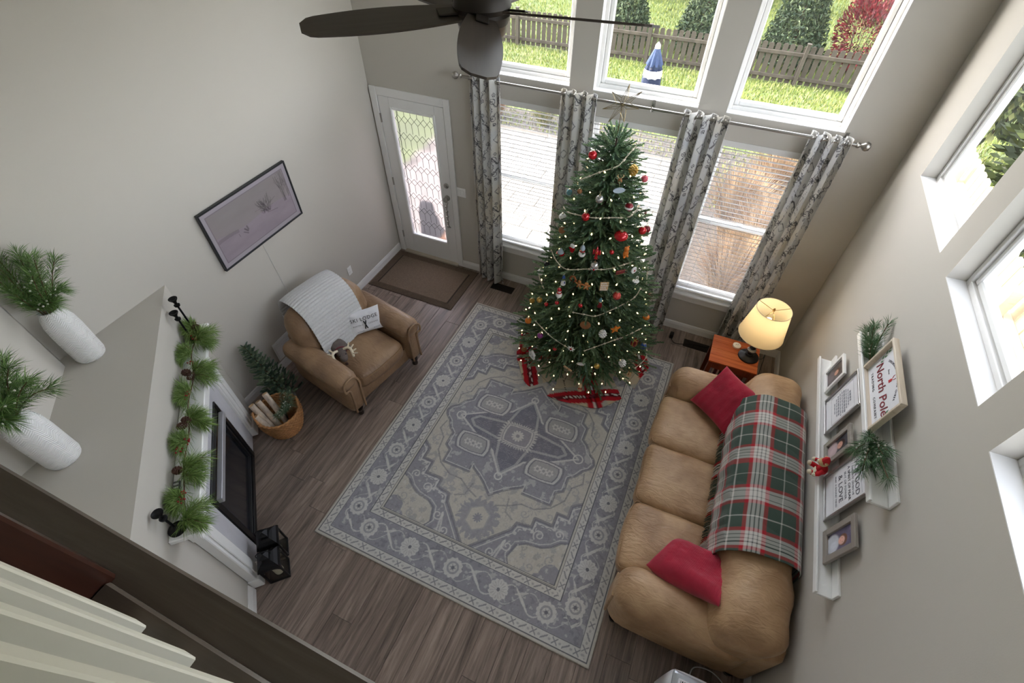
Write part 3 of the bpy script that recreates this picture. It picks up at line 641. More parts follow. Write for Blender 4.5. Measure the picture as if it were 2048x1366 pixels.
# ------------------------------------------------------------------ curtain rod, curtains, blinds
rd = thing('curtain_rod', 'long brushed nickel curtain rod with ball finials', 'curtain rod', (2.9, -.1, 2.435))
obj('pole', MB().tube([(-1.68,0,0),(1.7,0,0)], .013, 12), CHROME, rd, .7)
for sx in (-1, 1):
    Mr = Matrix.Rotation(sx*PI/2, 4, 'Y'); obj('finial', MB().lathe([(.013,0),(.02,.005),(.02,.02),(.012,.03),(.014,.035),(.03,.05),(.036,.07),(.028,.09),(.001,.1)], (1.69*sx, 0, 0), 16, Mr), CHROME, rd, .7)
for bx in (-1.5, 0.12, 1.62): obj('bracket', MB().cb(bx-.012, bx+.012, .092, .1, -.06, .04, .002).tube([(bx,.095,-.01),(bx,.0,-.02),(bx,-.018,0),(bx,0,.022)], .006, 6), CHROME, rd)
CURT = vcmat('curtain_print', .9, .25, 250); _n = CURT.node_tree; _t = _n.nodes.new('ShaderNodeBsdfTranslucent'); _m = _n.nodes.new('ShaderNodeMixShader'); _m.inputs[0].default_value = .42
_n.links.new(_n.nodes['Attribute'].outputs['Color'], _t.inputs[0]); _n.links.new(_n.nodes['Principled BSDF'].outputs[0], _m.inputs[1]); _n.links.new(_t.outputs[0], _m.inputs[2]); _n.links.new(_m.outputs[0], _n.nodes['Material Output'].inputs[0])
def curtain(x0, x1, label, seed, shift):
    wf = 1.02; nf = 3.6; nx, nz = 150, 330; zt, zb = 2.475-2.435, -2.42
    s, t = np.meshgrid(np.linspace(0, 1, nx+1), np.linspace(0, 1, nz+1)); r = np.random.default_rng(seed)
    ph = s*2*PI*nf + .35*np.sin(3*s*PI+seed); amp = .042+.012*np.sin(7*s+seed); flare = 1+.08*t; xc = (x0+x1)/2
    X = xc-2.9+((x0-xc)+(x1-x0)*s)*flare*(1-.02*np.sin(PI*t)) + .011*np.cos(ph*2); Y = amp*np.sin(ph)*(.85+.35*t)+.012*np.sin(5*t+seed+s*4)*t; Z = zt+(zb-zt)*t
    me = gridmesh('fabric', X, Y, Z)
    # printed damask in fabric coordinates
    a, b = .46, .58; fs = s*wf+shift; ft = t*2.46
    base = lin3(238,237,234); cA = lin3(214,216,220); cB = lin3(228,219,200); col = np.empty(s.shape+(3,)); n1 = fbm(fs*8, ft*8, seed, 4)[..., None]; n2 = fbm(fs*3+9, ft*3, seed+1, 3)[..., None]
    col[:] = base; col = col*(1-.75*np.clip((n1-.42)*3, 0, 1))+cA*(.75*np.clip((n1-.42)*3, 0, 1)); k = np.clip((n2-.42)*3, 0, 1)*.7; col = col*(1-k)+cB*k
    best = np.full(s.shape, 9.); dk = lin3(116,114,117); mid = lin3(140,140,142)
    for off in (0, 1):
        u = ((fs/a+off*.5) % 1-.5)*a; v = ((ft/b+off*.5) % 1-.5)*b; au = np.abs(u); av = np.abs(v)
        wob = .011*np.sin(av*95)+.006*np.sin(av*180)
        w = (a*.36)*np.clip(np.cos(av/(b*.47)*PI/2), 0, 1)**.8; d = np.abs(au-w-wob*(av < b*.45)); m = (d < .0043) & (av < b*.46); col[m] = dk
        m = (np.abs(au-w*.55-wob) < .003) & (av < b*.2) & (n1[..., 0] > .4); col[m] = mid
        for (cu_, cv_, rr) in ((.045, b*.36, .026), (.03, b*.26, .014), (a*.30, .07, .016)):
            rr_ = np.hypot(au-cu_, av-cv_); m = (np.abs(rr_-rr) < .0034); col[m] = dk; m = rr_ < .005; col[m] = dk
        m = (au+av < .05) & (np.abs(au+av-.042) < .005); col[m] = mid
        m = (np.abs(au*1.1+(av-b*.46)) < .006) & (au < .07); col[m] = dk
    col *= .93; setcol(me, np.clip(col, 0, 1).reshape(-1, 3))
    e = thing('curtain', label, 'curtain', (2.9, -.1, 2.435), group=None); o = obj('fabric', me, CURT, e); o.data.polygons.foreach_set('use_smooth', [True]*len(o.data.polygons)); solidify(o, .002, 0)
    for i in range(8):
        ss = (i+.5)/8; xx = xc-2.9+(x0-xc)+(x1-x0)*ss; obj('grommet', MB().lathe([(.016,-.003),(.026,-.003),(.026,.003),(.016,.003),(.016,-.003)], (xx, 0, 0), 14, Matrix.Rotation(PI/2+.5*(-1)**i, 4, 'Y')), CHROME, e, .6)
curtain(1.275, 1.605, 'patterned grey curtain panel beside the patio door', 3, .05); curtain(2.2, 2.545, 'patterned grey curtain panel between door side window and tree', 4, .21)
curtain(3.28, 3.66, 'patterned grey curtain panel right of the Christmas tree', 5, .12); curtain(4.262, 4.555, 'patterned grey curtain panel behind the table lamp', 6, .3)
SL = mat('blind_slat', (206, 206, 208), .5); slm = MB().cb(-.44, .44, -.019, .019, -.0013, .0013, .0006).mesh('slat')
for i, (a, b) in enumerate(WX):
    t = thing('window_blind', ['white slatted blind in the window beside the patio door', 'white slatted blind in the window behind the Christmas tree', 'white slatted blind in the window beside the table lamp'][i], 'blind', ((a+b)/2, .038, 2.25))
    obj('headrail', MB().cb(-.45, .45, -.026, .026, -.055, 0, .003), WHITE, t)
    for k in range(36): link('slat', slm, SL, t, (0, 0, -.085-.0445*k), (math.radians(-38), 0, 0))
    obj('bottom_rail', MB().cb(-.44, .44, -.024, .024, -1.695, -1.675, .004), WHITE, t)
    for cx_ in (-.27, .27): obj('ladder_cord', MB().tube([(cx_,-.022,-.05),(cx_,-.022,-1.68)], .0012, 4).tube([(cx_,.022,-.05),(cx_,.022,-1.68)], .0012, 4), SL, t)
# ------------------------------------------------------------------ sofa
def leather(name, c, c2, rough=.42):
    m = bpy.data.materials.new(name); m.use_nodes = True; nt = m.node_tree; b = nt.nodes['Principled BSDF']; tc = nt.nodes.new('ShaderNodeTexCoord')
    n = nt.nodes.new('ShaderNodeTexNoise'); n.inputs['Scale'].default_value = 5; n.inputs['Detail'].default_value = 7; nt.links.new(tc.outputs['Object'], n.inputs[0])
    r = nt.nodes.new('ShaderNodeValToRGB'); r.color_ramp.elements[0].position = .35; r.color_ramp.elements[0].color = lin(*c2); r.color_ramp.elements[1].position = .62; r.color_ramp.elements[1].color = lin(*c)
    nt.links.new(n.outputs[0], r.inputs[0]); nt.links.new(r.outputs[0], b.inputs['Base Color']); b.inputs['Roughness'].default_value = rough
    n1 = nt.nodes.new('ShaderNodeTexNoise'); n1.inputs['Scale'].default_value = 9; n1.inputs['Detail'].default_value = 3; n1.inputs['Distortion'].default_value = 1.5; mp = nt.nodes.new('ShaderNodeMapping'); mp.inputs['Scale'].default_value = (1, 2.6, 1); nt.links.new(tc.outputs['Object'], mp.inputs[0]); nt.links.new(mp.outputs[0], n1.inputs[0])
    b1 = nt.nodes.new('ShaderNodeBump'); b1.inputs['Strength'].default_value = .38; b1.inputs['Distance'].default_value = .02; nt.links.new(n1.outputs[0], b1.inputs['Height'])
    n2 = nt.nodes.new('ShaderNodeTexVoronoi'); n2.inputs['Scale'].default_value = 220; nt.links.new(tc.outputs['Object'], n2.inputs[0]); b2 = nt.nodes.new('ShaderNodeBump'); b2.inputs['Strength'].default_value = .1; b2.inputs['Distance'].default_value = .003
    nt.links.new(n2.outputs[0], b2.inputs['Height']); nt.links.new(b1.outputs[0], b2.inputs['Normal']); nt.links.new(b2.outputs[0], b.inputs['Normal']); MATS[name] = m; return m
LS = leather('tan_leather_sofa', (190, 157, 120), (160, 126, 92)); LC = leather('brown_leather_chair', (158, 128, 98), (130, 102, 77))
FOOT = mat('dark_foot', (38, 28, 24), .35); SEAM = mat('leather_seam', (150, 118, 82), .6)
so = (4.42, -2.2, 0); sofa = thing('sofa', 'tan leather three-seat sofa with rolled arms against the wall', 'sofa', so)
def sp(name, mb, m=LS, sm=.9): return obj(name, mb.xf(Matrix.Translation((-so[0], -so[1], 0))), m, sofa, sm)
sp('base', MB().soft((4.43, -2.2, .18), (.46, 1.1, .12), .03, (8, 16, 5)))
def wrinkle(seed, amp=.006):
    def f(o, u):
        o[2] += amp*math.sin(9*u[1]+seed+3*u[0])*math.cos(4*u[0]+seed*1.7)*(1-abs(u[0])**4)*(1 if u[2] > 0 else 0)
        o[0] += .008*math.sin(3*u[1]+seed); return o
    return f
for i in range(3):
    yc = -1.385-.2815-.563*i
    c_ = sp('seat_cushion', MB().soft((4.225, yc, .385), (.365, .281, .1), .075, (16, 14, 8), (.012, .008, .032), warp=wrinkle(i*2.1)))
    pip_ = [(4.225-.3, yc-.27, .455), (4.225-.35, yc-.24, .45), (4.225-.358, yc, .452), (4.225-.35, yc+.24, .45), (4.225-.3, yc+.27, .455)]
    pmb = MB().tube(catmull(pip_, 6), .004, 6); obj('piping', pmb.xf(Matrix.Translation((-so[0], -so[1], 0))), SEAM, c_, .9)
def lean(k): 
    def f(o, u): o[0] += k*o[2]+.012*math.sin(4*u[1]*2+u[2]*3)*(1-u[1]**2); return o
    return f
for i, (a, b) in enumerate(((-1.9, -1.11), (-2.53, -1.9), (-3.335, -2.53))):
    sp('back_cushion', MB().soft((4.68, (a+b)/2, .68), (.19, (b-a)/2, .235), .13, (10, 16, 12), (.03, .01, .02), warp=lean(.22)))
sp('back_frame', MB().soft((4.83, -2.2, .42), (.1, 1.12, .36), .06, (6, 16, 8)))
for y0 in (-1.235, -3.2):
    arm = sp('arm', MB().soft((4.36, y0, .36), (.46, .155, .295), .13, (14, 12, 12), (.012, .01, .015)))
    fp = MB(); fp.lathe([(.1,0),(.1,.012),(.085,.018),(.001,.02)], (3.905, y0, .53), 20, Matrix.Rotation(-PI/2, 4, 'Y') @ Matrix.Diagonal((1,1,1,1)).to_3x3().to_4x4())
    obj('arm_front_panel', MB().soft((3.9, y0, .3), (.012, .085, .2), .01, (3, 6, 8)).xf(Matrix.Translation((-so[0], -so[1], 0))), LS, arm, .9)
for fx in (3.98, 4.82):
    for fy in (-1.15, -3.28): sp('foot', MB().lathe([(.03,0),(.035,.02),(.03,.05),(.04,.065)], (fx, fy, 0), 12), FOOT)
# plaid throw over the sofa back
def tartan(t, P=.335):
    g, r_, w_, k_ = lin3(62,80,70), lin3(176,32,44), lin3(205,202,196), lin3(40,44,46); t = t % P; c = np.empty(t.shape+(3,)); c[:] = g
    def S_(a, b, k): m = (t >= a) & (t < b); c[m] = k
    S_(.185, .21, r_); S_(.21, .31, w_); S_(.31, .335, r_); S_(.232, .237, k_); S_(.283, .288, k_); S_(.258, .262, k_); S_(.088, .095, w_); return c
th = thing('plaid_throw', 'red green and white plaid throw draped over the sofa back', 'blanket', (4.7, -2.13, .9))
path = catmull([(4.425,.60),(4.432,.70),(4.475,.845),(4.59,.955),(4.72,.965),(4.84,.955),(4.925,.90),(4.945,.78),(4.947,.62)][:9], 10)
path = [Vector((p[0], p[1])) for p in path]; L_ = [0.]
for a, b in zip(path[:-1], path[1:]): L_.append(L_[-1]+(b-a).length)
ny = 300; ps = np.linspace(0, L_[-1], 160); pxs = np.interp(ps, L_, [p[0] for p in path]); pzs = np.interp(ps, L_, [p[1] for p in path])
Sg, Yg = np.meshgrid(ps, np.linspace(-1.49, -2.82, ny)); Xg = np.interp(Sg, ps, pxs); Zg = np.interp(Sg, ps, pzs); wv = .006*np.sin(Yg*17+Sg*3)+.004*np.sin(Yg*41+1); wz = .007*np.sin(Yg*13+Sg*5)
Yg2 = Yg+.02*np.sin(Sg*6)*np.sign(Yg+2.13)*.5
me = gridmesh('fabric', Xg-4.7+np.where(Sg < .25, -np.abs(wv), -.0*wv)-np.where(Sg > .8, .002, 0), Yg2+2.13, Zg-.9+np.where((Sg > .2) & (Sg < .75), np.abs(wz), 0)); setcol(me, (tartan(Yg+5.0)*.5+tartan(Sg+.165)*.5).reshape(-1, 3))
o = obj('fabric', me, vcmat('plaid_wool', .95, .4, 400, .2), th); me.polygons.foreach_set('use_smooth', [True]*len(me.polygons)); solidify(o, .004, 0)
fr = MB(); frc = []
for i in range(150):
    y = -1.495-1.32*i/149; c_ = tartan(np.array([y+5.0]))[0]
    for k in range(2):
        a = rnd.uniform(-.012, .012); x0 = 4.422; fr.tube([(x0-4.7, y+2.13, -.298), (x0-.015-4.7+a*.6, y+2.13+a, -.335), (x0-.022-4.7+a, y+2.13+a*2, -.375)], .0018, 3, False); frc += [c_]*9
fm = fr.mesh('fringe'); setcol(fm, np.array(frc)); obj('fringe', fm, MATS.setdefault('fringe', vcmat('fringe_yarn', .95, 0)), th)['kind'] = 'stuff'
# red corduroy cushions
CORD = mat('red_corduroy', (172, 28, 56), .85, sheen=.3, noise=.12, nscale=12)
def pillow_mesh(w, h, t, ribs=0, n=150, crush=None, ribamp=.0032, pinch=.07):
    u, v = np.meshgrid(np.linspace(-1, 1, n+1), np.linspace(-1, 1, n+1)); prof = (np.clip(1-u**4, 0, 1)*np.clip(1-v**4, 0, 1))**.55*(1-.25*(u*u+v*v)*.5)
    X = u*w/2*(1-pinch*(1-v*v)*np.abs(u)**2); Y = v*h/2*(1-pinch*(1-u*u)*np.abs(v)**2); rib = ribamp*np.sin(u*PI*ribs)*(prof > .02) if ribs else 0
    bump_ = (fbm(u*2+9, v*2+4, 77)-.47)*.03*prof; Zt = t/2*prof+rib*np.clip(prof*3, 0, 1)+bump_; Zb = -t/2*prof-(rib*np.clip(prof*3, 0, 1) if ribs else 0)+bump_*.3
    if crush is not None: Zt, Zb, X, Y = crush(u, v, Zt, Zb, X, Y)
    k = (n+1)**2; V = np.concatenate([np.stack([X, Y, Zt], -1).reshape(-1, 3), np.stack([X, Y, Zb], -1).reshape(-1, 3)])
    i = np.arange(n*(n+1)).reshape(n, n+1)[:, :-1].ravel(); F1 = np.stack([i, i+1, i+n+2, i+n+1], 1); F2 = F1[:, ::-1]+k
    me = npmesh('cover', V, np.concatenate([F1, F2])); me.polygons.foreach_set('use_smooth', [True]*len(me.polygons)); return me
def orient(nrm, up, roll=0):
    z = Vector(nrm).normalized(); y = Vector(up); y = (y-z*y.dot(z)).normalized(); x = y.cross(z); M = Matrix((x, y, z)).transposed(); return (M @ Matrix.Rotation(roll, 3, 'Z')).to_euler()
p1 = thing('red_cushion', 'red ribbed cushion standing against the far sofa arm', 'cushion', (4.355, -1.44, .70), orient((-.50, -.42, .75), (.3, .3, 1), math.radians(8))); obj('cover', pillow_mesh(.44, .44, .16, 48), CORD, p1)
def crush(u, v, a, b, X, Y): k = .05*np.exp(-((u-.3)**2+(v+.2)**2)*3); return a-k+.03*np.exp(-((u+.5)**2+(v-.1)**2)*4), b, X, Y+.02*np.sin(u*3)
p2 = thing('red_cushion', 'slumped red ribbed cushion by the near sofa arm and throw', 'cushion', (4.36, -2.95, .655), orient((-.25, .45, .8), (.6, .2, .2), math.radians(55))); obj('cover', pillow_mesh(.52, .38, .24, 52, crush=crush), CORD, p2)
# ------------------------------------------------------------------ armchair (local: +X front)
ch = thing('armchair', 'brown leather club armchair facing the sofa', 'chair', (.775, -2.03, 0), (0, 0, math.radians(-11.5)))
obj('base', MB().soft((.02, 0, .2), (.40, .40, .1), .03, (8, 10, 5)), LC, ch, .9)
sc_ = obj('seat_cushion', MB().soft((.11, 0, .37), (.36, .295, .1), .07, (14, 14, 8), (.03, 0, .04), warp=wrinkle(.7, .004)), LC, ch, .9)
obj('piping', MB().tube(catmull([(.33,-.28,.435),(.47,-.25,.44),(.498,0,.448),(.47,.25,.44),(.33,.28,.435)], 6), .004, 6), SEAM, sc_, .9)
for s in (-1, 1):
    am = obj('arm', MB().soft((.06, .41*s, .36), (.43, .085, .24), .06, (12, 8, 8), (.01, .01, 0)), LC, ch, .9)
    def roll(o, u): o[2] -= .05*max(0, -u[0])**2*0; return o
    obj('arm_roll', MB().soft((.055, .425*s, .545), (.44, .115, .09), .085, (14, 12, 10), (.012, .012, .012)), LC, am, .9)
    obj('arm_front', MB().tube(catmull([(.498,.35*s,.14),(.503,.34*s,.4),(.506,.335*s,.52),(.506,.37*s,.61),(.506,.44*s,.625),(.506,.5*s,.58),(.506,.5*s,.5),(.503,.45*s,.46),(.498,.46*s,.14)], 8), .011, 8), LC, am, .9)
def bk(o, u): o[0] += -.25*o[2]+.03*(abs(u[1])**3)*1.0; o[2] -= .06*abs(u[1])**3*(1 if u[2] > 0 else 0); return o
obj('backrest', MB().soft((-.25, 0, .64), (.15, .415, .29), .12, (10, 18, 14), (.04, .01, .02), warp=bk), LC, ch, .9)
obj('back_frame', MB().soft((-.36, 0, .36), (.08, .40, .3), .05, (5, 10, 8)), LC, ch, .9)
for fx, fy in ((.44,-.4),(.44,.4),(-.38,-.36),(-.38,.36)): obj('foot', MB().lathe([(.02,0),(.03,.01),(.032,.03),(.022,.05),(.035,.07),(.038,.1)], (fx, fy, 0), 12), FOOT, ch, .6)
# knit throw over its back
kt = thing('knit_throw', 'white ribbed knit throw hanging over the armchair back', 'blanket', (.775, -2.03, 0), (0, 0, math.radians(-11.5)))
kp = catmull([(-.53,.55),(-.56,.70),(-.575,.83),(-.53,.945),(-.42,.985),(-.31,.98),(-.20,.93),(-.12,.84),(-.065,.73),(-.02,.61),(.01,.535),(.04,.495)], 8); kl = [0.]
for a, b in zip(kp[:-1], kp[1:]): kl.append(kl[-1]+(b-a).length)
ks = np.linspace(0, kl[-1], 330); Sg, Yg = np.meshgrid(ks, np.linspace(-.30, .30, 150)); t_ = Sg/kl[-1]
Xg = np.interp(Sg, kl, [p[0] for p in kp]); Zg = np.interp(Sg, kl, [p[1] for p in kp]); ribk = .010*np.abs(np.sin(Sg*PI/.034))**.7; wave = .012*np.sin(Yg*16+1)*np.clip((t_-.55)*2.2, 0, 1)
dx = np.gradient(Xg, axis=1); dz = np.gradient(Zg, axis=1); ll = np.hypot(dx, dz)+1e-9; nx_, nz_ = -dz/ll, dx/ll
Yk = Yg*(1-.10*t_)+.03*np.sin(t_*3)-.045*t_; edge = .03*np.abs(Yg/.3)**3*np.clip(1-np.abs(t_-.45)*2.5, 0, 1)
Xg = Xg+nx_*(ribk+np.abs(wave)); Zg = Zg+nz_*(ribk+np.abs(wave))-edge
me = gridmesh('knit', Xg, Yk, Zg); me.polygons.foreach_set('use_smooth', [True]*len(me.polygons)); o = obj('knit', me, mat('white_knit', (214, 214, 214), .95, noise=.06, nscale=60, bump=.6, bscale=220, sheen=.2), kt); solidify(o, .006, 0)
# SKI LODGE pillow
sk = thing('ski_lodge_pillow', 'small white pillow lettered SKI LODGE on the armchair', 'pillow', (.775, -2.03, 0), (0, 0, math.radians(-11.5))); skc = thing('x', 'x', 'x')
bpy.data.objects.remove(skc)
PW = mat('white_cotton', (226, 226, 230), .9, bump=.2, bscale=300); Mk = Matrix.Translation((.03, .2, .6)) @ orient((.82, -.42, .52), (-.3, .1, 1), math.radians(-4)).to_matrix().to_4x4()
pm = pillow_mesh(.36, .25, .11, 0, 40); pm.transform(Mk); obj('cover', pm, PW, sk)
INK = mat('black_ink', (34, 34, 38), .8)
def onpillow(me, x, y, m, label=None, name='lettering'):
    for vtx in me.vertices:
        u, v = (vtx.co.x+x)/.18, (vtx.co.y+y)/.125; pr = (max(0, 1-u**4)*max(0, 1-v**4))**.55*(1-.125*(u*u+v*v)); vtx.co = Mk @ Vector((vtx.co.x+x, vtx.co.y+y, .055*pr+.0145+vtx.co.z))
    return obj(name, me, m, sk, label=label)
onpillow(text_mesh('SKI LODGE', .05, spacing=1.15), 0, .04, INK, 'black lettering SKI LODGE'); onpillow(text_mesh('RENTALS', .02, spacing=1.3), -.075, -.02, INK); onpillow(text_mesh('LESSONS', .02, spacing=1.3), .08, -.02, INK)
sx = MB()
for s in (-1, 1): sx.prism([(-.006,-.045),(.006,-.045),(.006,.04),(0,.05),(-.006,.04)], 0, .0006, Matrix.Translation((0,-.025,0)) @ Matrix.Rotation(s*.28, 4, 'Z'))
onpillow(sx.mesh('skis'), 0, 0, INK, name='ski_print')
lf_ = MB()
for k in range(5): lf_.prism([(-.1+.014*k,-.085+.003*(k%2)),(-.088+.014*k,-.09),(-.092+.014*k,-.08)], 0, .0006).prism([(.07+.014*k,-.085+.003*(k%2)),(.082+.014*k,-.078),(.072+.014*k,-.075)], 0, .0006)
onpillow(lf_.mesh('sprigs'), 0, 0, mat('blue_ink', (110, 130, 160), .8), name='sprig_print')
# moose plush
mo = thing('moose_plush', 'grey plush moose with cream antlers slumped on the armchair seat', 'plush toy', (.80, -2.215, .515), (0, 0, math.radians(-35)))
GP = mat('grey_plush', (112, 102, 98), .95, bump=.6, bscale=120, noise=.2, nscale=20); CR = mat('cream_felt', (226, 214, 190), .9)
me = bpy.data.meshes.new('body'); me.from_pydata([(-.13,0,.02),(-.05,0,.025),(.05,0,.03),(.12,0,.035),(.19,0,.015),(-.02,.07,0),(.04,.11,-.02),(-.02,-.07,0),(.04,-.10,-.02),(-.17,.06,-.01),(-.17,-.06,-.01)], [(0,1),(1,2),(2,3),(3,4),(1,5),(5,6),(1,7),(7,8),(0,9),(0,10)], [])
bo = link('body', me, GP, mo); bo.modifiers.new('skin', 'SKIN'); me.skin_vertices[0].data[0].use_root = True
for i, r_ in enumerate([.06,.07,.045,.05,.035,.03,.022,.03,.022,.03,.03]): me.skin_vertices[0].data[i].radius = (r_, r_)
bo.modifiers.new('sub', 'SUBSURF').levels = 2
for s in (-1, 1):
    a = MB().tube(catmull([(.07,.03*s,.07),(.09,.07*s,.085),(.14,.09*s,.09),(.22,.085*s,.07)], 4), [.013]*12+[.008], 7)
    for k, (bx, by, dx_, dy_) in enumerate(((.09,.07,-.05,.03),(.12,.085,-.03,.045),(.16,.09,.0,.045),(.19,.09,.03,.04))): a.tube([(bx,by*s,.085),(bx+dx_,(by+dy_)*s,.10)], [.01,.006], 6)
    obj('antler', a, CR, mo, .8)
obj('scarf', MB().tube([(.045+.0*math.cos(k),.055*math.cos(2*PI*k/14),.03+.055*math.sin(2*PI*k/14)) for k in range(15)], .008, 6), mat('red_grey_knit', (120, 60, 68), .95), mo); obj('nose', MB().ball((.225,0,.02), .016, 10), mat('brown_felt', (70, 48, 42), .9), mo, .8)
for s in (-1, 1): obj('eye', MB().ball((.15,.03*s,.075), .007, 8), INK, mo, .8)
# ------------------------------------------------------------------ side table, lamp, candle, books
tb = thing('side_table', 'small cherry wood side table between window and sofa', 'table', (4.398, -.7, 0))
CH = wood_mat('cherry_wood', (138, 62, 30), (182, 92, 46), (206, 122, 68), .3, 0, .9, .05, .25); CHD = wood_mat('cherry_dark', (92, 38, 22), (120, 54, 30), (140, 66, 38), .35, 2, .9, .05, .1)
tt = obj('tabletop', MB().cb(-.222, .222, -.188, .188, .525, .538, .003), CHD, tb)
for i in range(4): obj('board', MB().cb(-.222, .222, -.0465, .0465, .536, .55, .0016), CH, tt, loc=(0, -.1413+.0942*i, 0))
for sx in (-1, 1):
    for sy in (-1, 1): obj('leg', MB().cb(sx*.195-.02, sx*.195+.02, sy*.16-.02, sy*.16+.02, 0, .525, .003), CHD, tb)
    obj('side_panel', MB().cb(sx*.195-.008, sx*.195+.008, -.14, .14, .42, .525, .002), CHD, tb)
for sy in (-1, 1): obj('apron', MB().cb(-.175, .175, sy*.165-.008, sy*.165+.008, .44, .525, .002), CHD, tb)
obj('shelf', MB().cb(-.175, .175, -.15, .15, .17, .185, .002), CHD, tb)
for i, (c_, lab) in enumerate((((150,140,150), 'pale grey magazine'), ((186,120,130), 'pink covered magazine'), ((120,150,120), 'green covered magazine'), ((60,60,90), 'dark blue book'), ((170,150,120), 'beige book'))):
    b_ = thing('magazine', lab+' standing on the side table shelf', 'magazine', (4.26+.05*i, -.72, .186)); obj('pages', MB().box(-.008, .008, -.10, .09, .003, .197), mat('paper', (232,228,218), .9), b_); obj('cover', MB().box(-.011, -.008, -.105, .1, 0, .2).box(.008, .011, -.105, .1, 0, .2).box(-.008, .008, .094, .1, 0, .2), mat('cover%d' % i, c_, .5), b_)
lp = thing('table_lamp', 'table lamp with black base and glowing cream shade', 'lamp', (4.52, -.69, .55))
LB = mat('lamp_black', (30, 29, 31), .35, metal=.4)
obj('base', MB().lathe([(.095,0),(.095,.012),(.085,.022),(.05,.032),(.04,.04),(.036,.05),(.024,.055),(.024,.075)], n=28), LB, lp, .6); obj('glass_knop', MB().lathe([(.022,.075),(.04,.09),(.042,.105),(.022,.12)], n=20), mat('clear_grey_glass', (120,118,116), .12, spec=.8), lp, .8)
obj('stem', MB().lathe([(.024,.12),(.03,.13),(.018,.15),(.016,.22),(.022,.235),(.012,.25),(.01,.40)], n=16), LB, lp, .6)
def shade_mat():
    m = bpy.data.materials.new('lamp_shade_linen'); m.use_nodes = True; nt = m.node_tree; b = nt.nodes['Principled BSDF']; b.inputs['Base Color'].default_value = lin(238, 224, 190); b.inputs['Roughness'].default_value = .9
    tl = nt.nodes.new('ShaderNodeBsdfTranslucent'); tl.inputs[0].default_value = lin(246, 226, 184); mx = nt.nodes.new('ShaderNodeMixShader'); mx.inputs[0].default_value = .5
    nt.links.new(b.outputs[0], mx.inputs[1]); nt.links.new(tl.outputs[0], mx.inputs[2]); nt.links.new(mx.outputs[0], nt.nodes['Material Output'].inputs[0]); return m
shd = obj('shade', MB().lathe([(.198,.325),(.148,.64)], n=48).add([], []), shade_mat(), lp, .9)
shd.data = (lambda mb: mb.mesh('shade'))(MB().grid(lambda u, v: ((.198-.05*v)*math.cos(2*PI*u), (.198-.05*v)*math.sin(2*PI*u), .325+.315*v), 64, 6)); shd.data.materials.append(bpy.data.materials['lamp_shade_linen']); shd.data.polygons.foreach_set('use_smooth', [True]*len(shd.data.polygons))
for r_, z_ in ((.148, .64), (.198, .325)): obj('shade_trim', MB().tube([(r_*math.cos(2*PI*k/40), r_*math.sin(2*PI*k/40), z_) for k in range(41)], .003, 6), mat('cream_trim', (226,212,180), .8), lp, .9)
sp_ = MB()
for k in range(3): sp_.tube([(0,0,.625),(.147*math.cos(.5+2*PI*k/3),.147*math.sin(.5+2*PI*k/3),.635)], .0022, 5)
obj('spider', sp_.tube([(0,0,.40),(.03,0,.45),(.04,0,.53),(.0,0,.62)], .0022, 5).tube([(0,0,.40),(-.03,0,.45),(-.04,0,.53),(.0,0,.62)], .0022, 5).lathe([(.01,.62),(.012,.635),(.006,.65),(.001,.655)], n=10), mat('brass', (150,120,70), .35, metal=1), lp)
obj('bulb', MB().lathe([(.012,.40),(.014,.43),(.03,.47),(.032,.5),(.02,.525),(.001,.533)], n=16), mat('bulb_glow', (255,240,210), .4, emit=(255,232,190), estr=4), lp, .9)
ld = bpy.data.lights.new('bulb_light', 'POINT'); ld.energy = 0.85; ld.color = (1, .84, .62); ld.shadow_soft_size = .035; lo = bpy.data.objects.new('bulb_light', ld); C.objects.link(lo); lo.parent = lp; lo.location = (0, 0, .575)
CORDM = mat('black_cord', (18, 18, 18), .6)
obj('cord', MB().tube(catmull([(.09,0,.008),(.13,.02,.006),(.155,.1,-.02),(.19,.05,-.3),(.22,-.02,-.5),(.2,-.12,-.545),(.16,-.24,-.545),(.18,-.32,-.545)], 8), .0032, 6), CORDM, lp, .9)
cd = thing('jar_candle', 'small round white candle beside the table lamp', 'candle', (4.40, -.60, .55)); obj('wax', MB().lathe([(.036,0),(.038,.004),(.038,.022),(.034,.024),(.001,.023)], n=24), mat('cream_wax', (236,228,210), .5), cd, .6)
obj('wick', MB().tube([(.006,.004,.022),(.008,.006,.03)], .002, 5).tube([(-.012,.004,.022),(-.008,.0,.029)], .002, 5), INK, cd)
# ------------------------------------------------------------------ Christmas tree
TX, TY, TH, TR0 = 2.92, -.85, 2.55, .72
def tprof(z): return .13+(TR0-.13)*(TH-z)/(TH-.15)
tree = thing('christmas_tree', 'tall decorated green Christmas tree in front of the windows', 'christmas tree', (TX, TY, 0))
g = np.random.default_rng(5)
def sprig_base(L=.11, nn=40, seed=2):
    r = np.random.default_rng(seed); V = []; 
    for i in range(nn):
        t = (i+.5)/nn; p = np.array([L*t, 0, 0]); a = i*2.4+r.uniform(-.3, .3); tilt = .75-.35*t
        d = np.array([math.cos(tilt), math.sin(tilt)*math.cos(a), math.sin(tilt)*math.sin(a)]); e = np.cross(d, [1, 0, 0]) if t < 1 else np.array([0, 1, 0]); e /= np.linalg.norm(e)+1e-9
        ln = .026*r.uniform(.8, 1.15); w = .0046; V += [p-d*.001, p+d*ln*.5+e*w, p+d*ln, p+d*ln*.5-e*w]
    w = .0026; V += [(0, w, 0), (0, -w, 0), (L, -w*.5, 0), (L, w*.5, 0)]
    return np.array(V)
SB = sprig_base(); KQ = len(SB)//4
pos = []; dirs = []; scl = []
z = .23; lay = 0
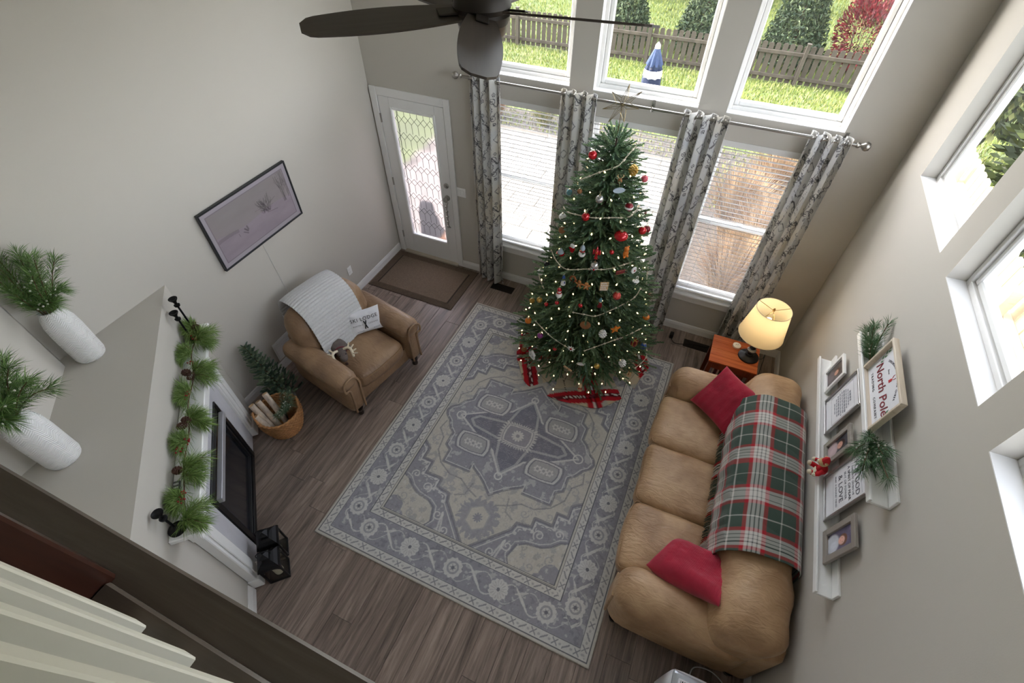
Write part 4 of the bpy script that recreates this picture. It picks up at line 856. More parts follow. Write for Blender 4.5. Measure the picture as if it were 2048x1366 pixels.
while z < 2.46:
    r = tprof(z); nb = int(6+22*(r/TR0)); 
    for b in range(nb):
        a = 2*PI*(b+.5*(lay % 2))/nb+g.uniform(-.12, .12); R_ = r*g.uniform(.9, 1.08); zb = z+g.uniform(-.03, .03); up = .10+.12*(z/TH)
        ns = int(5+R_*19)
        for k in range(ns):
            t = .22+.78*(k/(ns-1)); rr = R_*t-.05; zz = zb+up*R_*(t*t*.9-.25)+g.uniform(-.012, .012); sd = (1 if k % 2 else -1)*g.uniform(.45, .95)*(1-.55*t) if k < ns-1 else 0
            aa = a+sd; el = .12+g.uniform(-.25, .35); c = np.array([math.cos(a)*rr, math.sin(a)*rr, zz]); d = np.array([math.cos(aa)*math.cos(el), math.sin(aa)*math.cos(el), math.sin(el)])
            pos.append(c); dirs.append(d); scl.append(g.uniform(.8, 1.15)*(1.1 if k == ns-1 else 1)*(.75+.25*min(1, r/.4)))
    z += .078; lay += 1
for k in range(26):
    a = g.uniform(0, 2*PI); el = g.uniform(.3, 1.35); pos.append(np.array([.03*math.cos(a), .03*math.sin(a), 2.4+g.uniform(0, .1)])); dirs.append(np.array([math.cos(a)*math.cos(el), math.sin(a)*math.cos(el), math.sin(el)])); scl.append(1.0)
pos, dirs, scl = np.array(pos), np.array(dirs), np.array(scl)
def place_sprigs(name, pos, dirs, scl, base, cols, seed=1):
    r = np.random.default_rng(seed); n = len(pos); ref = r.normal(size=(n, 3)); y = np.cross(dirs, ref); y /= np.linalg.norm(y, axis=1)[:, None]; zc = np.cross(dirs, y); M = np.stack([dirs, y, zc], 2)*scl[:, None, None]
    V = np.einsum('nij,kj->nki', M, base)+pos[:, None, :]; m = len(base); me = npmesh(name, V.reshape(-1, 3), np.arange(n*m).reshape(-1, 4)); pc = np.array([lin3(*c) for c in cols]); ci = pc[r.integers(0, len(cols), n)]*r.uniform(.8, 1.2, (n, 1)); setcol(me, np.repeat(ci, m, 0)); return me
NEED = vcmat('tree_needle', .6, 0)
fo = obj('foliage', place_sprigs('foliage', pos, dirs, scl, SB, ((104,132,96),(124,150,112),(84,112,80),(140,162,124),(110,136,112))), NEED, tree); fo['kind'] = 'stuff'
obj('trunk', MB().tube([(0,0,.03),(0,0,1.2),(0,0,2.5)], [.03,.022,.006], 8), BARK, tree)
bmb = MB(); z = .2; lay = 0
while z < 2.4:
    r = tprof(z); nb = int(5+8*(r/TR0))
    for b in range(nb): a = 2*PI*(b+.4*lay)/nb; bmb.tube([(0,0,z-.05),(math.cos(a)*r*.5,math.sin(a)*r*.5,z-.02),(math.cos(a)*r*.9,math.sin(a)*r*.9,z+.06*r)], [.007,.005,.002], 4, False)
    z += .1; lay += 1
obj('branch', bmb, BARK, tree); obj('stand', MB().lathe([(.05,.02),(.05,.14),(.035,.15)], n=14).box(-.3,.3,-.02,.02,.0135,.03).box(-.02,.02,-.3,.3,.0135,.03), mat('stand_green', (34,60,40), .5), tree)
# light string
sl = thing('light_string', 'string of small warm white lights wound around the Christmas tree', 'string lights', (TX, TY, 0)); BUL = mat('warm_bulb', (255,240,210), .4, emit=(255,222,160), estr=2.4); bulb = MB().lathe([(.002,-.008),(.0055,-.003),(.006,.003),(.003,.01),(.0005,.013)], n=6).mesh('bulb'); wire = []
for i in range(230):
    t = (i+.5)/230; zz = TH-.08-(TH-.26)*(t**.62); a = 2*PI*(17*t**.75)+g.uniform(-.1, .1); rr = tprof(zz)*g.uniform(.93, 1.04)+.01; p = (rr*math.cos(a), rr*math.sin(a), zz+g.uniform(-.02, .02)); wire.append((p[0]*.97, p[1]*.97, p[2]-.012)); link('bulb', bulb, BUL, sl, p, (g.uniform(-1, 1), g.uniform(-1, 1), 0))
obj('wire', MB().tube(wire, .0014, 3, False), mat('green_wire', (30,48,32), .6), sl)
# bead garland
GAR = [[(-139,2.19),(-99,2.32),(-68,2.38),(-49,2.45),(-26,2.5)],[(-173,1.83),(-138,1.91),(-104,1.97),(-92,1.98),(-65,2.0),(-39,1.99),(-13,2.05)],[(-150,1.49),(-130,1.48),(-112,1.48),(-89,1.55),(-67,1.57),(-50,1.59),(-32,1.59)],[(-94,1.12),(-81,1.13),(-70,1.13),(-54,1.19),(-31,1.23),(-18,1.28)],[(-132,.79),(-108,.78),(-88,.74)],[(-77,.75),(-62,.83),(-38,.87),(-18,.84)],[(-11,.6),(-10,.41),(-27,.42)],[(-173,1.12),(-156,1.14),(-135,1.15)],[(15,1.36),(-1,1.31),(-4,1.24)]]
gd = thing('bead_garland', 'white and wood bead garland draped in swags around the tree', 'garland', (TX, TY, 0)); BE = mat('bead_cream', (218,206,184), .6)
for path in GAR:
    pts = catmull([((tprof(z_)+.045)*math.cos(math.radians(a)), (tprof(z_)+.045)*math.sin(math.radians(a)), z_) for a, z_ in path], 10); mb = MB(); acc = 0; last = pts[0]; c_ = 0
    for p in pts[1:]:
        while (p-last).length > .011:
            last = last+(p-last).normalized()*.011; mb.ball(last, .0052 if c_ % 9 else .0095, 6); c_ += 1
    obj('strand', mb, BE, gd, .9)
# plaid skirt under the tree
def skirt():
    n, m = 220, 60; A, Rr = np.meshgrid(np.linspace(0, 2*PI, n+1), np.linspace(.06, 1, m+1)); R_ = Rr*(.73+.02*np.sin(5*A)+.012*np.sin(11*A)); X, Y = R_*np.cos(A), R_*np.sin(A); Z = .026+.013*np.sin(9*A+Rr*3)*Rr+.012*np.sin(4*A)*Rr+.006*(1-Rr)
    beige, red, blk, wht, gry = lin3(196,182,156), lin3(178,32,42), lin3(34,30,32), lin3(220,216,208), lin3(130,134,128); c, s = math.cos(.5), math.sin(.5); U, V_ = X*c+Y*s, -X*s+Y*c
    def band(t):
        t = (t+5.02) % .62; k = np.empty(t.shape+(3,)); k[:] = beige; m_ = t < .15; k[m_] = red; k[(t > .05) & (t < .1)] = lin3(96,30,36); k[(t > .068) & (t < .074)] = wht; k[(t > .08) & (t < .086)] = wht; k[(t > .15) & (t < .2)] = lin3(176,172,160); k[(t > .42) & (t < .426)] = blk; return k
    col = band(U)*band(V_)/beige; me = gridmesh('skirt', X, Y, Z); setcol(me, col.reshape(-1, 3)); me.polygons.foreach_set('use_smooth', [True]*len(me.polygons)); return me
sk_ = link('tree_skirt', skirt(), vcmat('plaid_skirt', .95, .3, 400), None, (TX, TY, 0)); tag(sk_, 'beige and red plaid skirt around the foot of the Christmas tree', 'tree skirt'); solidify(sk_, .004, 1)
# wire star on top
st = thing('tree_star', 'gold wire star on top of the Christmas tree', 'star', (TX, TY, 2.55)); GOLDW = mat('champagne_wire', (150,134,100), .35, metal=.9); mb = MB(); core = Vector((0,0,.18)); ns = 7; plane_x = Vector((math.cos(.42), math.sin(.42), 0)); ty = Vector((-math.sin(.42)*-.35, math.cos(.42)*.35*-1*-1, .94)).normalized()
for k in range(ns):
    a = PI/2+2*PI*k/ns; d = plane_x*math.cos(a)+ty*math.sin(a); tip = core+d*.135; nrm = plane_x.cross(ty)
    for da in (-PI/ns, PI/ns):
        e = core+(plane_x*math.cos(a+da)+ty*math.sin(a+da))*.048; mb.tube([tip, e], .002, 4)
        for s in (-1, 1): mb.tube([tip, core+nrm*.03*s], .0016, 4); mb.tube([e, core+nrm*.03*s], .0012, 4)
    for f in (.3, .55): mb.tube([core+d*.135*f+(plane_x*math.cos(a+PI/2)+ty*math.sin(a+PI/2))*.02*(1-f), core+d*.135*f-(plane_x*math.cos(a+PI/2)+ty*math.sin(a+PI/2))*.02*(1-f)], .0009, 4)
obj('wire_frame', mb, GOLDW, st); obj('stem', MB().tube([(0,0,-.06),(0,0,.06),tuple(core)], .003, 6), GOLDW, st)
# ornaments hanging on the tree
def om(name, rgb, rough=.2, metal=0, **k): return mat('orn_'+name, rgb, rough, metal, **k)
RB = om('red', (190,16,28), .12, .3, coat=.6); CAPM = om('cap', (200,190,160), .3, 1); WH = om('white', (232,230,226), .6); SIL = om('silver', (200,198,196), .2, .8); BRN = om('brown', (140,92,52), .7); OR = om('orange', (214,120,36), .5); TANW = om('tanwood', (206,172,128), .7); DRED = om('darkred', (120,18,30), .3, .2); GLD = om('gold', (196,160,80), .3, .6); TEAL = om('teal', (90,140,150), .4); BLU = om('blue', (52,84,150), .4); PUR = om('purple', (128,52,120), .3, .3); BLK = om('black', (28,28,32), .3); PNK = om('pink', (206,90,104), .4); COR = om('coral', (206,78,70), .35, .2); GRN = om('green', (60,110,70), .6); GINB = om('ginger', (176,116,62), .8); BGR = om('bluegrey', (160,172,180), .5)
FACE = Matrix.Rotation(PI/2, 4, 'Y') @ Matrix.Rotation(PI/2, 4, 'Z')   # flat shapes: poly x -> local Y, poly y -> local Z, thickness along local X
def flat(poly, t=.006): return MB().prism(poly, -t/2, t/2, FACE)
def starpoly(n, R_, r_, rot=PI/2): return [((R_ if k % 2 == 0 else r_)*math.cos(rot+PI*k/n), (R_ if k % 2 == 0 else r_)*math.sin(rot+PI*k/n)) for k in range(2*n)]
def ballset(e, r, m, extra=None, sc=(1,1,1)):
    obj('globe', MB().ball((0,0,-r), r, 20, sc), m, e, .9); obj('cap', MB().lathe([(r*.28,-.004),(r*.28,.006),(r*.1,.008)], n=10), CAPM, e, .6); obj('hook', MB().tube([(0,0,.007),(.004,0,.016),(0,0,.024),(-.02,0,.03)], .001, 4), CAPM, e)
def hookon(e, h=0): obj('hook', MB().tube([(0,0,h),(.003,0,h+.014),(-.02,0,h+.026)], .001, 4), CAPM, e)
BALLS = dict(red_ball=(.034, RB, 'shiny red glass ball ornament on the tree', 'red glass balls'), red_big=(.045, RB, 'large squat shiny red ornament on the tree', None), ball_silver=(.032, SIL, 'silver white ball ornament high on the tree', None), ball_redpat=(.034, DRED, 'red ball ornament with white pattern on the tree', None), ball_teal=(.026, TEAL, 'teal ball ornament on the door side of the tree', None), ball_amber=(.02, BRN, 'small amber brown ball ornament on the tree', None), ball_pink=(.028, PNK, 'pale pink ball ornament near the tree top', None), ball_white=(.032, WH, 'white ball ornament on the door side of the tree', 'white ball ornaments'), ball_brown=(.03, BRN, 'brown ball ornament on the door side of the tree', 'brown ball ornaments'), ball_darkred=(.032, DRED, 'dark wine red ball ornament beside the patterned curtain', None), ball_smallred=(.02, RB, 'tiny red ball ornament on the tree', 'tiny red ball ornaments'), ball_black=(.028, BLK, 'black ball ornament on the door side of the tree', None), ball_pink2=(.03, PNK, 'rose red ball ornament beside the curtain low on the tree', None), ball_gold=(.028, GLD, 'gold ball ornament on the lower tree', 'gold ball ornaments'), ball_orange=(.034, OR, 'orange ball ornament on the door side of the tree', None), ball_purple=(.03, PUR, 'purple ball ornament low on the tree', None), ball_blue=(.032, BLU, 'blue and white ball ornament low on the tree', None))
ORN = [('red_ball',-127,2.41),('gold_cone',-34,2.34),('reindeer',-61,2.27),('disc_blue',-61,2.2),('ball_silver',-90,2.13),('ball_redpat',-41,2.07),('red_ball',-105,1.97),('ball_teal',-172,1.98),('ball_amber',-129,2.11),('candy',15,1.89),('ball_pink',14,2.18),('ball_white',-152,1.82),('ball_brown',-140,1.74),('red_big',-51,1.86),('red_ball',-11,1.81),('ball_darkred',15,1.72),('snowman_a',-98,1.7),('mitten',-112,1.68),('bird',-80,1.71),('bear',-42,1.72),('ball_smallred',-62,1.71),('santahat',-127,1.56),('globe',-80,1.6),('ball_black',-146,1.35),('sled',-48,1.53),('peppermint',-30,1.51),('flake',15,1.33),('ball_white',-157,1.19),('figure_blue',-112,1.38),('wreath',-101,1.43),('ginger',-93,1.41),('ginger2',-85,1.41),('sign',-66,1.43),('basket',-26,1.4),('snowman_b',-113,1.25),('ball_smallred',-112,1.13),('bell',-51,1.32),('ball_pink2',12,1.0),('ball_gold',-136,1.01),('ball_smallred',-87,1.2),('ball_smallred',-124,1.04),('nutcracker',-68,1.27),('ball_gold',-150,.88),('ball_orange',-143,.69),('slice',-79,1.04),('pumpkin',-8,.9),('cone_white',-62,.95),('starfish',-50,.99),('flake',-45,.87),('ball_purple',-120,.71),('gift',-28,.74),('star_candy',-88,.76),('ball_blue',-15,.6),('house',-123,.46),('ball_brown',-134,.39),('ball_smallred',-102,.67),('tag',-77,.6),('ball_gold',-64,.59),('cone_white',-41,.57),('owl',-33,.42),('plank',-87,.53),('gnome',-75,.34)]
LAB = {('red_ball',-127):'shiny red glass ball just under the tree top above the first bead swag',('red_ball',-105):'shiny red glass ball hung right on a bead swag',('red_ball',-11):'shiny red glass ball beside the dark wine red ball',('ball_white',-152):'white ball ornament just above a brown ball on the door side',('ball_white',-157):'white ball ornament at the end of a short bead swag on the door side',('ball_brown',-140):'brown ball ornament just below a white ball on the door side',('ball_brown',-134):'brown ball ornament beside the white house ornament',('ball_smallred',-62):'tiny red ball between the red bird and the orange bear',('ball_smallred',-112):'tiny red ball under the red hatted snowman',('ball_smallred',-87):'tiny red ball above the pale wood slice',('ball_smallred',-124):'tiny red ball beside the gold ball on the door side',('ball_smallred',-102):'tiny red ball between the white house and the candy star',('ball_gold',-136):'gold ball above the orange ball, next to a tiny red ball',('ball_gold',-150):'gold ball right above the orange ball on the door side',('ball_gold',-64):'gold ball between the white oval plaque and a white pinecone',('cone_white',-62):'white pinecone ornament beside the orange gold star',('cone_white',-41):'white pinecone ornament above the brown owl'}
cone_seen = 0; flake_seen = 0
for kind, a, z_ in ORN:
    ar = math.radians(a); r = tprof(z_)+.045; L = (TX+r*math.cos(ar), TY+r*math.sin(ar), z_+.03); R3 = (0, 0, ar)
    def ot(name, label, cat, group=None): return thing(name, LAB.get((kind, a), label), cat, L, R3, group)
    if kind in BALLS:
        rad, m, lab, grp = BALLS[kind]; e = ot('ball_ornament', lab, 'ornament', grp); ballset(e, rad, m, sc=(1.25,1.25,.9) if kind == 'red_big' else (1,1,1))
        if kind == 'ball_redpat': obj('band', MB().lathe([(rad*1.01*math.cos(.25),-rad-rad*math.sin(.25)),(rad*1.02,-rad),(rad*1.01*math.cos(.25),-rad+rad*math.sin(.25))], n=20), WH, e)
        if kind == 'ball_blue': obj('band', MB().ball((0,0,-rad*1.45), rad*.75, 14), WH, e, .9)
    elif kind in ('gold_cone', 'cone_white'):
        m = GLD if kind == 'gold_cone' else WH; e = ot('pinecone_ornament', 'gold pinecone ornament near the tree top' if kind == 'gold_cone' else 'white pinecone ornament on the lower tree', 'ornament', None if kind == 'gold_cone' else 'white pinecone ornaments'); mb = MB(); hookon(e)
        for i in range(46):
            t = i/45; zz = -.075*t; rr = .03*math.sin(PI*(.12+.8*t)); th_ = i*2.4; mb.ball((rr*math.cos(th_), rr*math.sin(th_), zz), .0105, 6, (1, 1, .6))
        obj('scales', mb, m, e, .9)
    elif kind == 'reindeer':
        e = ot('reindeer_ornament', 'small brown reindeer ornament near the tree top', 'ornament'); hookon(e); obj('head', MB().ball((0,0,-.025), .018, 12, (1,.9,1.2)), BRN, e, .9); obj('nose', MB().ball((.018,0,-.032), .005, 8), RB, e, .9); mb = MB()
        for s in (-1, 1): mb.tube([(0,.008*s,-.005),(0,.022*s,.012),(0,.02*s,.026)], .0025, 5).tube([(0,.018*s,.008),(0,.03*s,.016)], .002, 5)
        obj('antler', mb, TANW, e)
    elif kind == 'disc_blue': e = ot('disc_ornament', 'pale blue grey oval ornament below the reindeer', 'ornament'); hookon(e); obj('plate', flat([(.045*math.cos(t), -.024+.022*math.sin(t)) for t in np.linspace(0, 2*PI, 24, endpoint=False)], .008), BGR, e)
    elif kind == 'candy':
        e = ot('candy_ornament', 'red and white candy ornament beside the curtain', 'ornament'); hookon(e)
        for k in range(6): obj('stripe', MB().tube([(0,-.012+.003*k,-.008*k),(0,-.009+.003*k,-.008*k-.008)], .011, 8), RB if k % 2 else WH, e, .8)
    elif kind in ('snowman_a', 'snowman_b'):
        b_ = kind == 'snowman_b'; e = ot('snowman_ornament', 'snowman ornament with red hat on the tree' if b_ else 'white snowman ornament with grey hat on the tree', 'ornament'); hookon(e, .012)
        obj('body', MB().ball((0,0,-.068), .03, 14), WH, e, .9); obj('head', MB().ball((0,0,-.022), .02, 12), WH if b_ else BGR, e, .9); obj('hat', MB().lathe([(.022,-.012),(.018,.004),(.004,.018)], n=12), RB if b_ else BGR, e, .7); obj('scarf', MB().lathe([(.02,-.044),(.024,-.04),(.02,-.036)], n=12), RB, e); obj('nose', MB().tube([(.018,0,-.022),(.032,0,-.024)], [.004,.001], 6), OR, e)
    elif kind == 'mitten':
        e = ot('mitten_ornament', 'red mitten ornament with white cuff beside the snowman', 'ornament'); hookon(e); obj('mitten', flat([(-.016,-.02),(.016,-.02),(.02,-.05),(.014,-.072),(-.014,-.072),(-.018,-.05),(-.034,-.04),(-.03,-.03)], .018), RB, e); obj('cuff', flat([(-.019,-.022),(.019,-.022),(.019,0),(-.019,0)], .022), WH, e)
    elif kind == 'bird':
        e = ot('bird_ornament', 'red cardinal bird ornament in the middle of the tree', 'ornament'); hookon(e, .0); obj('body', MB().ball((0,0,-.03), .026, 14, (1.0,.8,1.35)), RB, e, .9); obj('tail', flat([(-.008,-.05),(.008,-.05),(.014,-.1),(-.014,-.1)], .006), RB, e); obj('crest', MB().tube([(0,0,0),(-.006,0,.022)], [.012,.001], 8), RB, e); obj('beak', MB().tube([(.022,0,-.015),(.036,0,-.018)], [.006,.001], 6), OR, e)
        for s in (-1, 1): obj('wing', MB().ball((0,.026*s,-.03), .02, 10, (.8,.5,1.4)), RB, e, .9)
    elif kind == 'bear':
        e = ot('bear_ornament', 'orange brown bear ornament on the tree', 'ornament'); hookon(e); obj('body', MB().ball((0,0,-.07), .026, 14, (.7,1,1.25)), OR, e, .9); obj('head', MB().ball((0,0,-.025), .022, 14), OR, e, .9)
        for s in (-1, 1): obj('ear', MB().ball((0,.016*s,-.006), .008, 8), OR, e, .9); obj('leg', MB().ball((.008,.016*s,-.098), .011, 8), OR, e, .9)
    elif kind == 'santahat':
        e = ot('santa_hat_ornament', 'red hat ornament with grey white brim on the door side of the tree', 'ornament'); hookon(e, .03); obj('hat', MB().lathe([(.03,-.01),(.022,.01),(.006,.034)], n=14), BGR, e, .7); obj('brim', MB().lathe([(.02,-.032),(.034,-.026),(.036,-.014),(.026,-.008)], n=16), RB, e, .8)
    elif kind == 'globe':
        e = ot('snow_globe_ornament', 'silver and white snow globe ornament under the red bird', 'ornament'); ballset(e, .036, SIL); obj('snow', MB().ball((0,0,-.05), .0345, 16, (1,1,.66)), WH, e, .9); obj('figure', MB().ball((.028,0,-.055), .01, 8), RB, e, .9)
    elif kind == 'sled':
        e = ot('sled_ornament', 'dark red wooden sled ornament on the tree', 'ornament'); hookon(e)
        for k in range(3): obj('slat', MB().cb(-.006, -.002, -.045, .04, -.02-.013*k, -.01-.013*k, .001), DRED, e)
        obj('runner', MB().tube([(.006,-.05,-.012),(.006,.04,-.012),(.006,.054,-.02)], .002, 5).tube([(.006,-.05,-.042),(.006,.04,-.042),(.006,.054,-.034)], .002, 5), BRN, e)
    elif kind == 'peppermint':
        e = ot('peppermint_ornament', 'round white ornament with red centre on the tree', 'ornament'); hookon(e); obj('disc', MB().lathe([(.001,-.009),(.028,-.008),(.034,0),(.028,.008),(.001,.009)], (0,0,-.036), 20, Matrix.Rotation(PI/2, 4, 'Y')), WH, e, .8); obj('swirl', MB().lathe([(.001,.0),(.012,.0),(.008,.011),(.001,.012)], (0,0,-.036), 14, Matrix.Rotation(PI/2, 4, 'Y')), RB, e)
    elif kind == 'flake':
        flake_seen += 1; e = ot('snowflake_ornament', 'white snowflake ornament beside the curtain' if flake_seen == 1 else 'silvery snowflake ornament on the lower tree', 'ornament'); hookon(e); mb = MB()
        for k in range(6):
            t = PI/2+PI*k/3; d = Vector((0, math.cos(t), math.sin(t))); n_ = Vector((0, -math.sin(t), math.cos(t))); c0 = Vector((0,0,-.036)); mb.tube([c0, c0+d*.034], .0025, 5)
            for s in (-1, 1): mb.tube([c0+d*.018, c0+d*.026+n_*.009*s], .002, 5)
        obj('crystal', mb, WH if flake_seen == 1 else SIL, e)
    elif kind in ('figure_blue', 'nutcracker', 'gnome', 'owl'):
        cfg = dict(figure_blue=('blue skater figure ornament on the tree', BLU, WH, BLU), nutcracker=('blue and red nutcracker figure ornament on the tree', TEAL, DRED, GRN), gnome=('tan gnome ornament with red bow on a low branch', TANW, TANW, TANW), owl=('brown owl ornament low on the tree', BRN, TANW, BRN))[kind]
        e = ot(kind.split('_')[0]+'_ornament', cfg[0], 'ornament'); hookon(e, .01); obj('body', MB().lathe([(.006,-.095),(.022,-.085),(.02,-.06),(.014,-.038)], n=12), cfg[2], e, .8); obj('head', MB().ball((0,0,-.026), .015, 12), TANW, e, .9); obj('hat', MB().lathe([(.017,-.02),(.014,.0),(.003,.016)], n=12), cfg[1], e, .7)
        for s in (-1, 1): obj('arm', MB().tube([(.002,.012*s,-.045),(.008,.024*s,-.06)], .005, 6), cfg[3], e)
        if kind == 'gnome': obj('bow', MB().ball((.016,.01,-.045), .009, 8, (.6,1.2,.8)).ball((.016,-.01,-.045), .009, 8, (.6,1.2,.8)), RB, e, .9)
        if kind == 'owl':
            for s in (-1, 1): obj('eye', MB().ball((.013,.007*s,-.022), .005, 8), GLD, e, .9)
    elif kind == 'wreath':
        e = ot('wreath_ornament', 'brown twig wreath ornament with red berries on the tree', 'ornament'); hookon(e); mb = MB(); mb2 = MB()
        for k in range(18): t = 2*PI*k/18; mb.ball((rnd.uniform(-.004,.004), .026*math.cos(t), -.034+.026*math.sin(t)), .009, 6)
        for k in range(6): t = 2*PI*k/6; mb2.ball((.009, .026*math.cos(t), -.034+.026*math.sin(t)), .0045, 6)
        obj('ring', mb, BRN, e, .9); obj('berry', mb2, RB, e, .9)
    elif kind in ('ginger', 'ginger2'):
        e = ot('gingerbread_ornament', 'gingerbread man ornament beside the twig wreath' if kind == 'ginger' else 'gingerbread man ornament beside the wooden plank sign', 'ornament', 'gingerbread men'); hookon(e); obj('cookie', flat([(-.008,-.03),(-.03,-.026),(-.034,-.038),(-.012,-.046),(-.022,-.076),(-.01,-.08),(0,-.06),(.01,-.08),(.022,-.076),(.012,-.046),(.034,-.038),(.03,-.026),(.008,-.03)], .008), GINB, e); obj('head', MB().ball((0,0,-.016), .017, 12, (.5,1,1)), GINB, e, .9); obj('button', MB().ball((.005,0,-.04), .003, 6).ball((.005,0,-.052), .003, 6), WH, e)
    elif kind == 'sign':
        e = ot('wooden_sign_ornament', 'small wooden plank sign ornament with white lettering', 'ornament'); hookon(e)
        for k in range(4): obj('slat', MB().cb(-.004, .004, -.036, .036, -.024-.023*k, -.002-.023*k, .001), TANW, e)
        for k in range(4):
            mb = MB()
            for q_ in range(5+k % 2): mb.box(.004, .0048, -.028+.010*q_, -.022+.010*q_, -.02-.023*k, -.009+.004*((q_*3+k) % 2)-.023*k)
            obj('lettering', mb, WH, e)
    elif kind == 'basket':
        e = ot('basket_ornament', 'small white wire basket ornament with a loop handle', 'ornament'); hookon(e, .012); obj('bowl', MB().lathe([(.014,-.075),(.026,-.05),(.03,-.044)], n=12), WH, e, .8); obj('handle', MB().tube([(0,-.028,-.046),(0,-.024,-.01),(0,0,.01),(0,.024,-.01),(0,.028,-.046)], .0028, 6), WH, e, .9)
    elif kind == 'bell':
        e = ot('jingle_bell_ornament', 'coral red jingle bell ornament under the wooden plank sign', 'ornament'); ballset(e, .036, COR); mb = MB()
        for k in range(4): t = PI*k/4+.4; mb.ball((.034*math.cos(t*2),.034*math.sin(t*2),-.03-.006*(k%2)), .006, 6)
        obj('hole', mb, BLK, e, .9); obj('slot', MB().tube([(.026,-.022,-.058),(.03,0,-.06),(.026,.022,-.058)], .003, 5), BLK, e)
    elif kind == 'slice':
        e = ot('wood_slice_ornament', 'round pale wood slice ornament on the lower tree', 'ornament'); hookon(e, .002); obj('slice', MB().lathe([(.001,-.005),(.046,-.005),(.046,.005),(.001,.005)], (0,0,-.048), 26, Matrix.Rotation(PI/2, 4, 'Y')), TANW, e, .6); obj('bark', MB().lathe([(.046,-.0055),(.049,0),(.046,.0055)], (0,0,-.048), 26, Matrix.Rotation(PI/2, 4, 'Y')), BRN, e, .9); obj('print', MB().tube([(.0056,-.02,-.03),(.0056,0,-.04),(.0056,.022,-.03)], .0018, 4).ball((.0056,.005,-.06), .004, 6), BRN, e)
    elif kind == 'pumpkin':
        e = ot('pumpkin_ornament', 'orange pumpkin ornament at the curtain side of the tree', 'ornament'); hookon(e, .01); mb = MB()
        for k in range(8): t = 2*PI*k/8; mb.ball((.016*math.cos(t), .016*math.sin(t), -.03), .02, 10, (1,1,1.05))
        obj('rib', mb, OR, e, .9); obj('stalk', MB().tube([(0,0,-.012),(.004,0,.01)], [.006,.004], 6), BRN, e)
    elif kind in ('starfish', 'star_candy'):
        cs_ = kind == 'star_candy'; e = ot('star_ornament', 'red and white candy stripe star ornament low on the tree' if cs_ else 'orange gold star ornament on the lower tree', 'ornament'); hookon(e)
        R_ = .036 if cs_ else .05; obj('star', flat([(x_, y_-.045) for x_, y_ in starpoly(5 if not cs_ else 8, R_, R_*.45)], .012), WH if cs_ else OR, e); obj('centre', MB().ball((.006,0,-.045), .012, 10, (.5,1,1)), RB if cs_ else GLD, e, .9)
    elif kind == 'gift': e = ot('gift_ornament', 'dark red gift box ornament low on the tree', 'ornament'); hookon(e); obj('box', MB().cb(-.024, .024, -.028, .028, -.062, -.004, .003), DRED, e); obj('ribbon', MB().box(-.0248, .0248, -.005, .005, -.0628, -.0035).box(-.005, .005, -.0288, .0288, -.0628, -.0035), GLD, e)
    elif kind == 'house':
        e = ot('house_ornament', 'white house shaped ornament on the door side of the tree', 'ornament'); hookon(e); obj('wall', flat([(-.04,-.1),(.04,-.1),(.04,-.04),(-.04,-.04)], .02), WH, e); obj('roof', flat([(-.048,-.04),(.048,-.04),(0,0)], .024), WH, e)
        for s in (-1, 1): obj('window', MB().box(.0102, .0112, s*.02-.008, s*.02+.008, -.075, -.055), BGR, e)
    elif kind == 'tag': e = ot('tag_ornament', 'white oval plaque ornament low on the tree', 'ornament'); hookon(e); obj('plaque', flat([(.044*math.cos(t), -.026+.022*math.sin(t)*(1 if abs(math.sin(t)) < .8 else .95)) for t in np.linspace(0, 2*PI, 28, endpoint=False)], .006), WH, e); obj('rim', MB().tube([(.004,.04*math.cos(t),-.026+.019*math.sin(t)) for t in np.linspace(0, 2*PI, 25)], .0016, 4), BRN, e)
    elif kind == 'plank': e = ot('plank_ornament', 'plain wooden plank ornament hanging low on the tree', 'ornament'); hookon(e); obj('board', flat([(-.05,-.03),(.03,-.075),(.042,-.058),(-.038,-.012)], .008), TANW, e); obj('band', flat([(-.012,-.052),(-.004,-.057),(.008,-.039),(0,-.034)], .009), BRN, e)
# ------------------------------------------------------------------ fireplace (local: X along the front, Y out of the wall)
FQ = (.7587, -3.6536, 0); FR = (0, 0, -PI/4)
fp = thing('fireplace', 'white mantel fireplace with marble slips and black firebox', 'fireplace', FQ, FR)
MARB = mat('grey_white_marble', (206, 206, 212), .25, noise=.1, nscale=5, vec=(1, 1, .3))
for a, b, c, d in ((-.68, -.455, .012, 1.0), (.465, .69, .012, 1.0), (-.455, .465, .862, 1.0)): obj('marble_slip', MB().cb(a, b, .002, .034, c, d, .002), MARB, fp)
FB = mat('firebox_black', (24, 24, 26), .35, metal=.4)
fx = obj('firebox_frame', MB().cb(-.455, -.40, .004, .045, .012, .862, .004).cb(.41, .465, .004, .045, .012, .862, .004).cb(-.40, .41, .004, .045, .80, .862, .004).cb(-.40, .41, .004, .045, .012, .07, .004), FB, fp)
obj('inner_trim', MB().cb(-.40, -.375, .004, .034, .07, .80, .003).cb(.385, .41, .004, .034, .07, .80, .003).cb(-.375, .385, .004, .034, .07, .09, .003), mat('satin_black', (38, 38, 40), .5), fx)
obj('glass', MB().box(-.375, .385, .006, .014, .09, .80), mat('smoked_glass', (34, 36, 42), .12, spec=.6), fp); obj('hood_bar', MB().cb(-.39, .42, .045, .085, .735, .79, .004), mat('pale_grey_metal', (168, 168, 172), .4, metal=.3), fp)
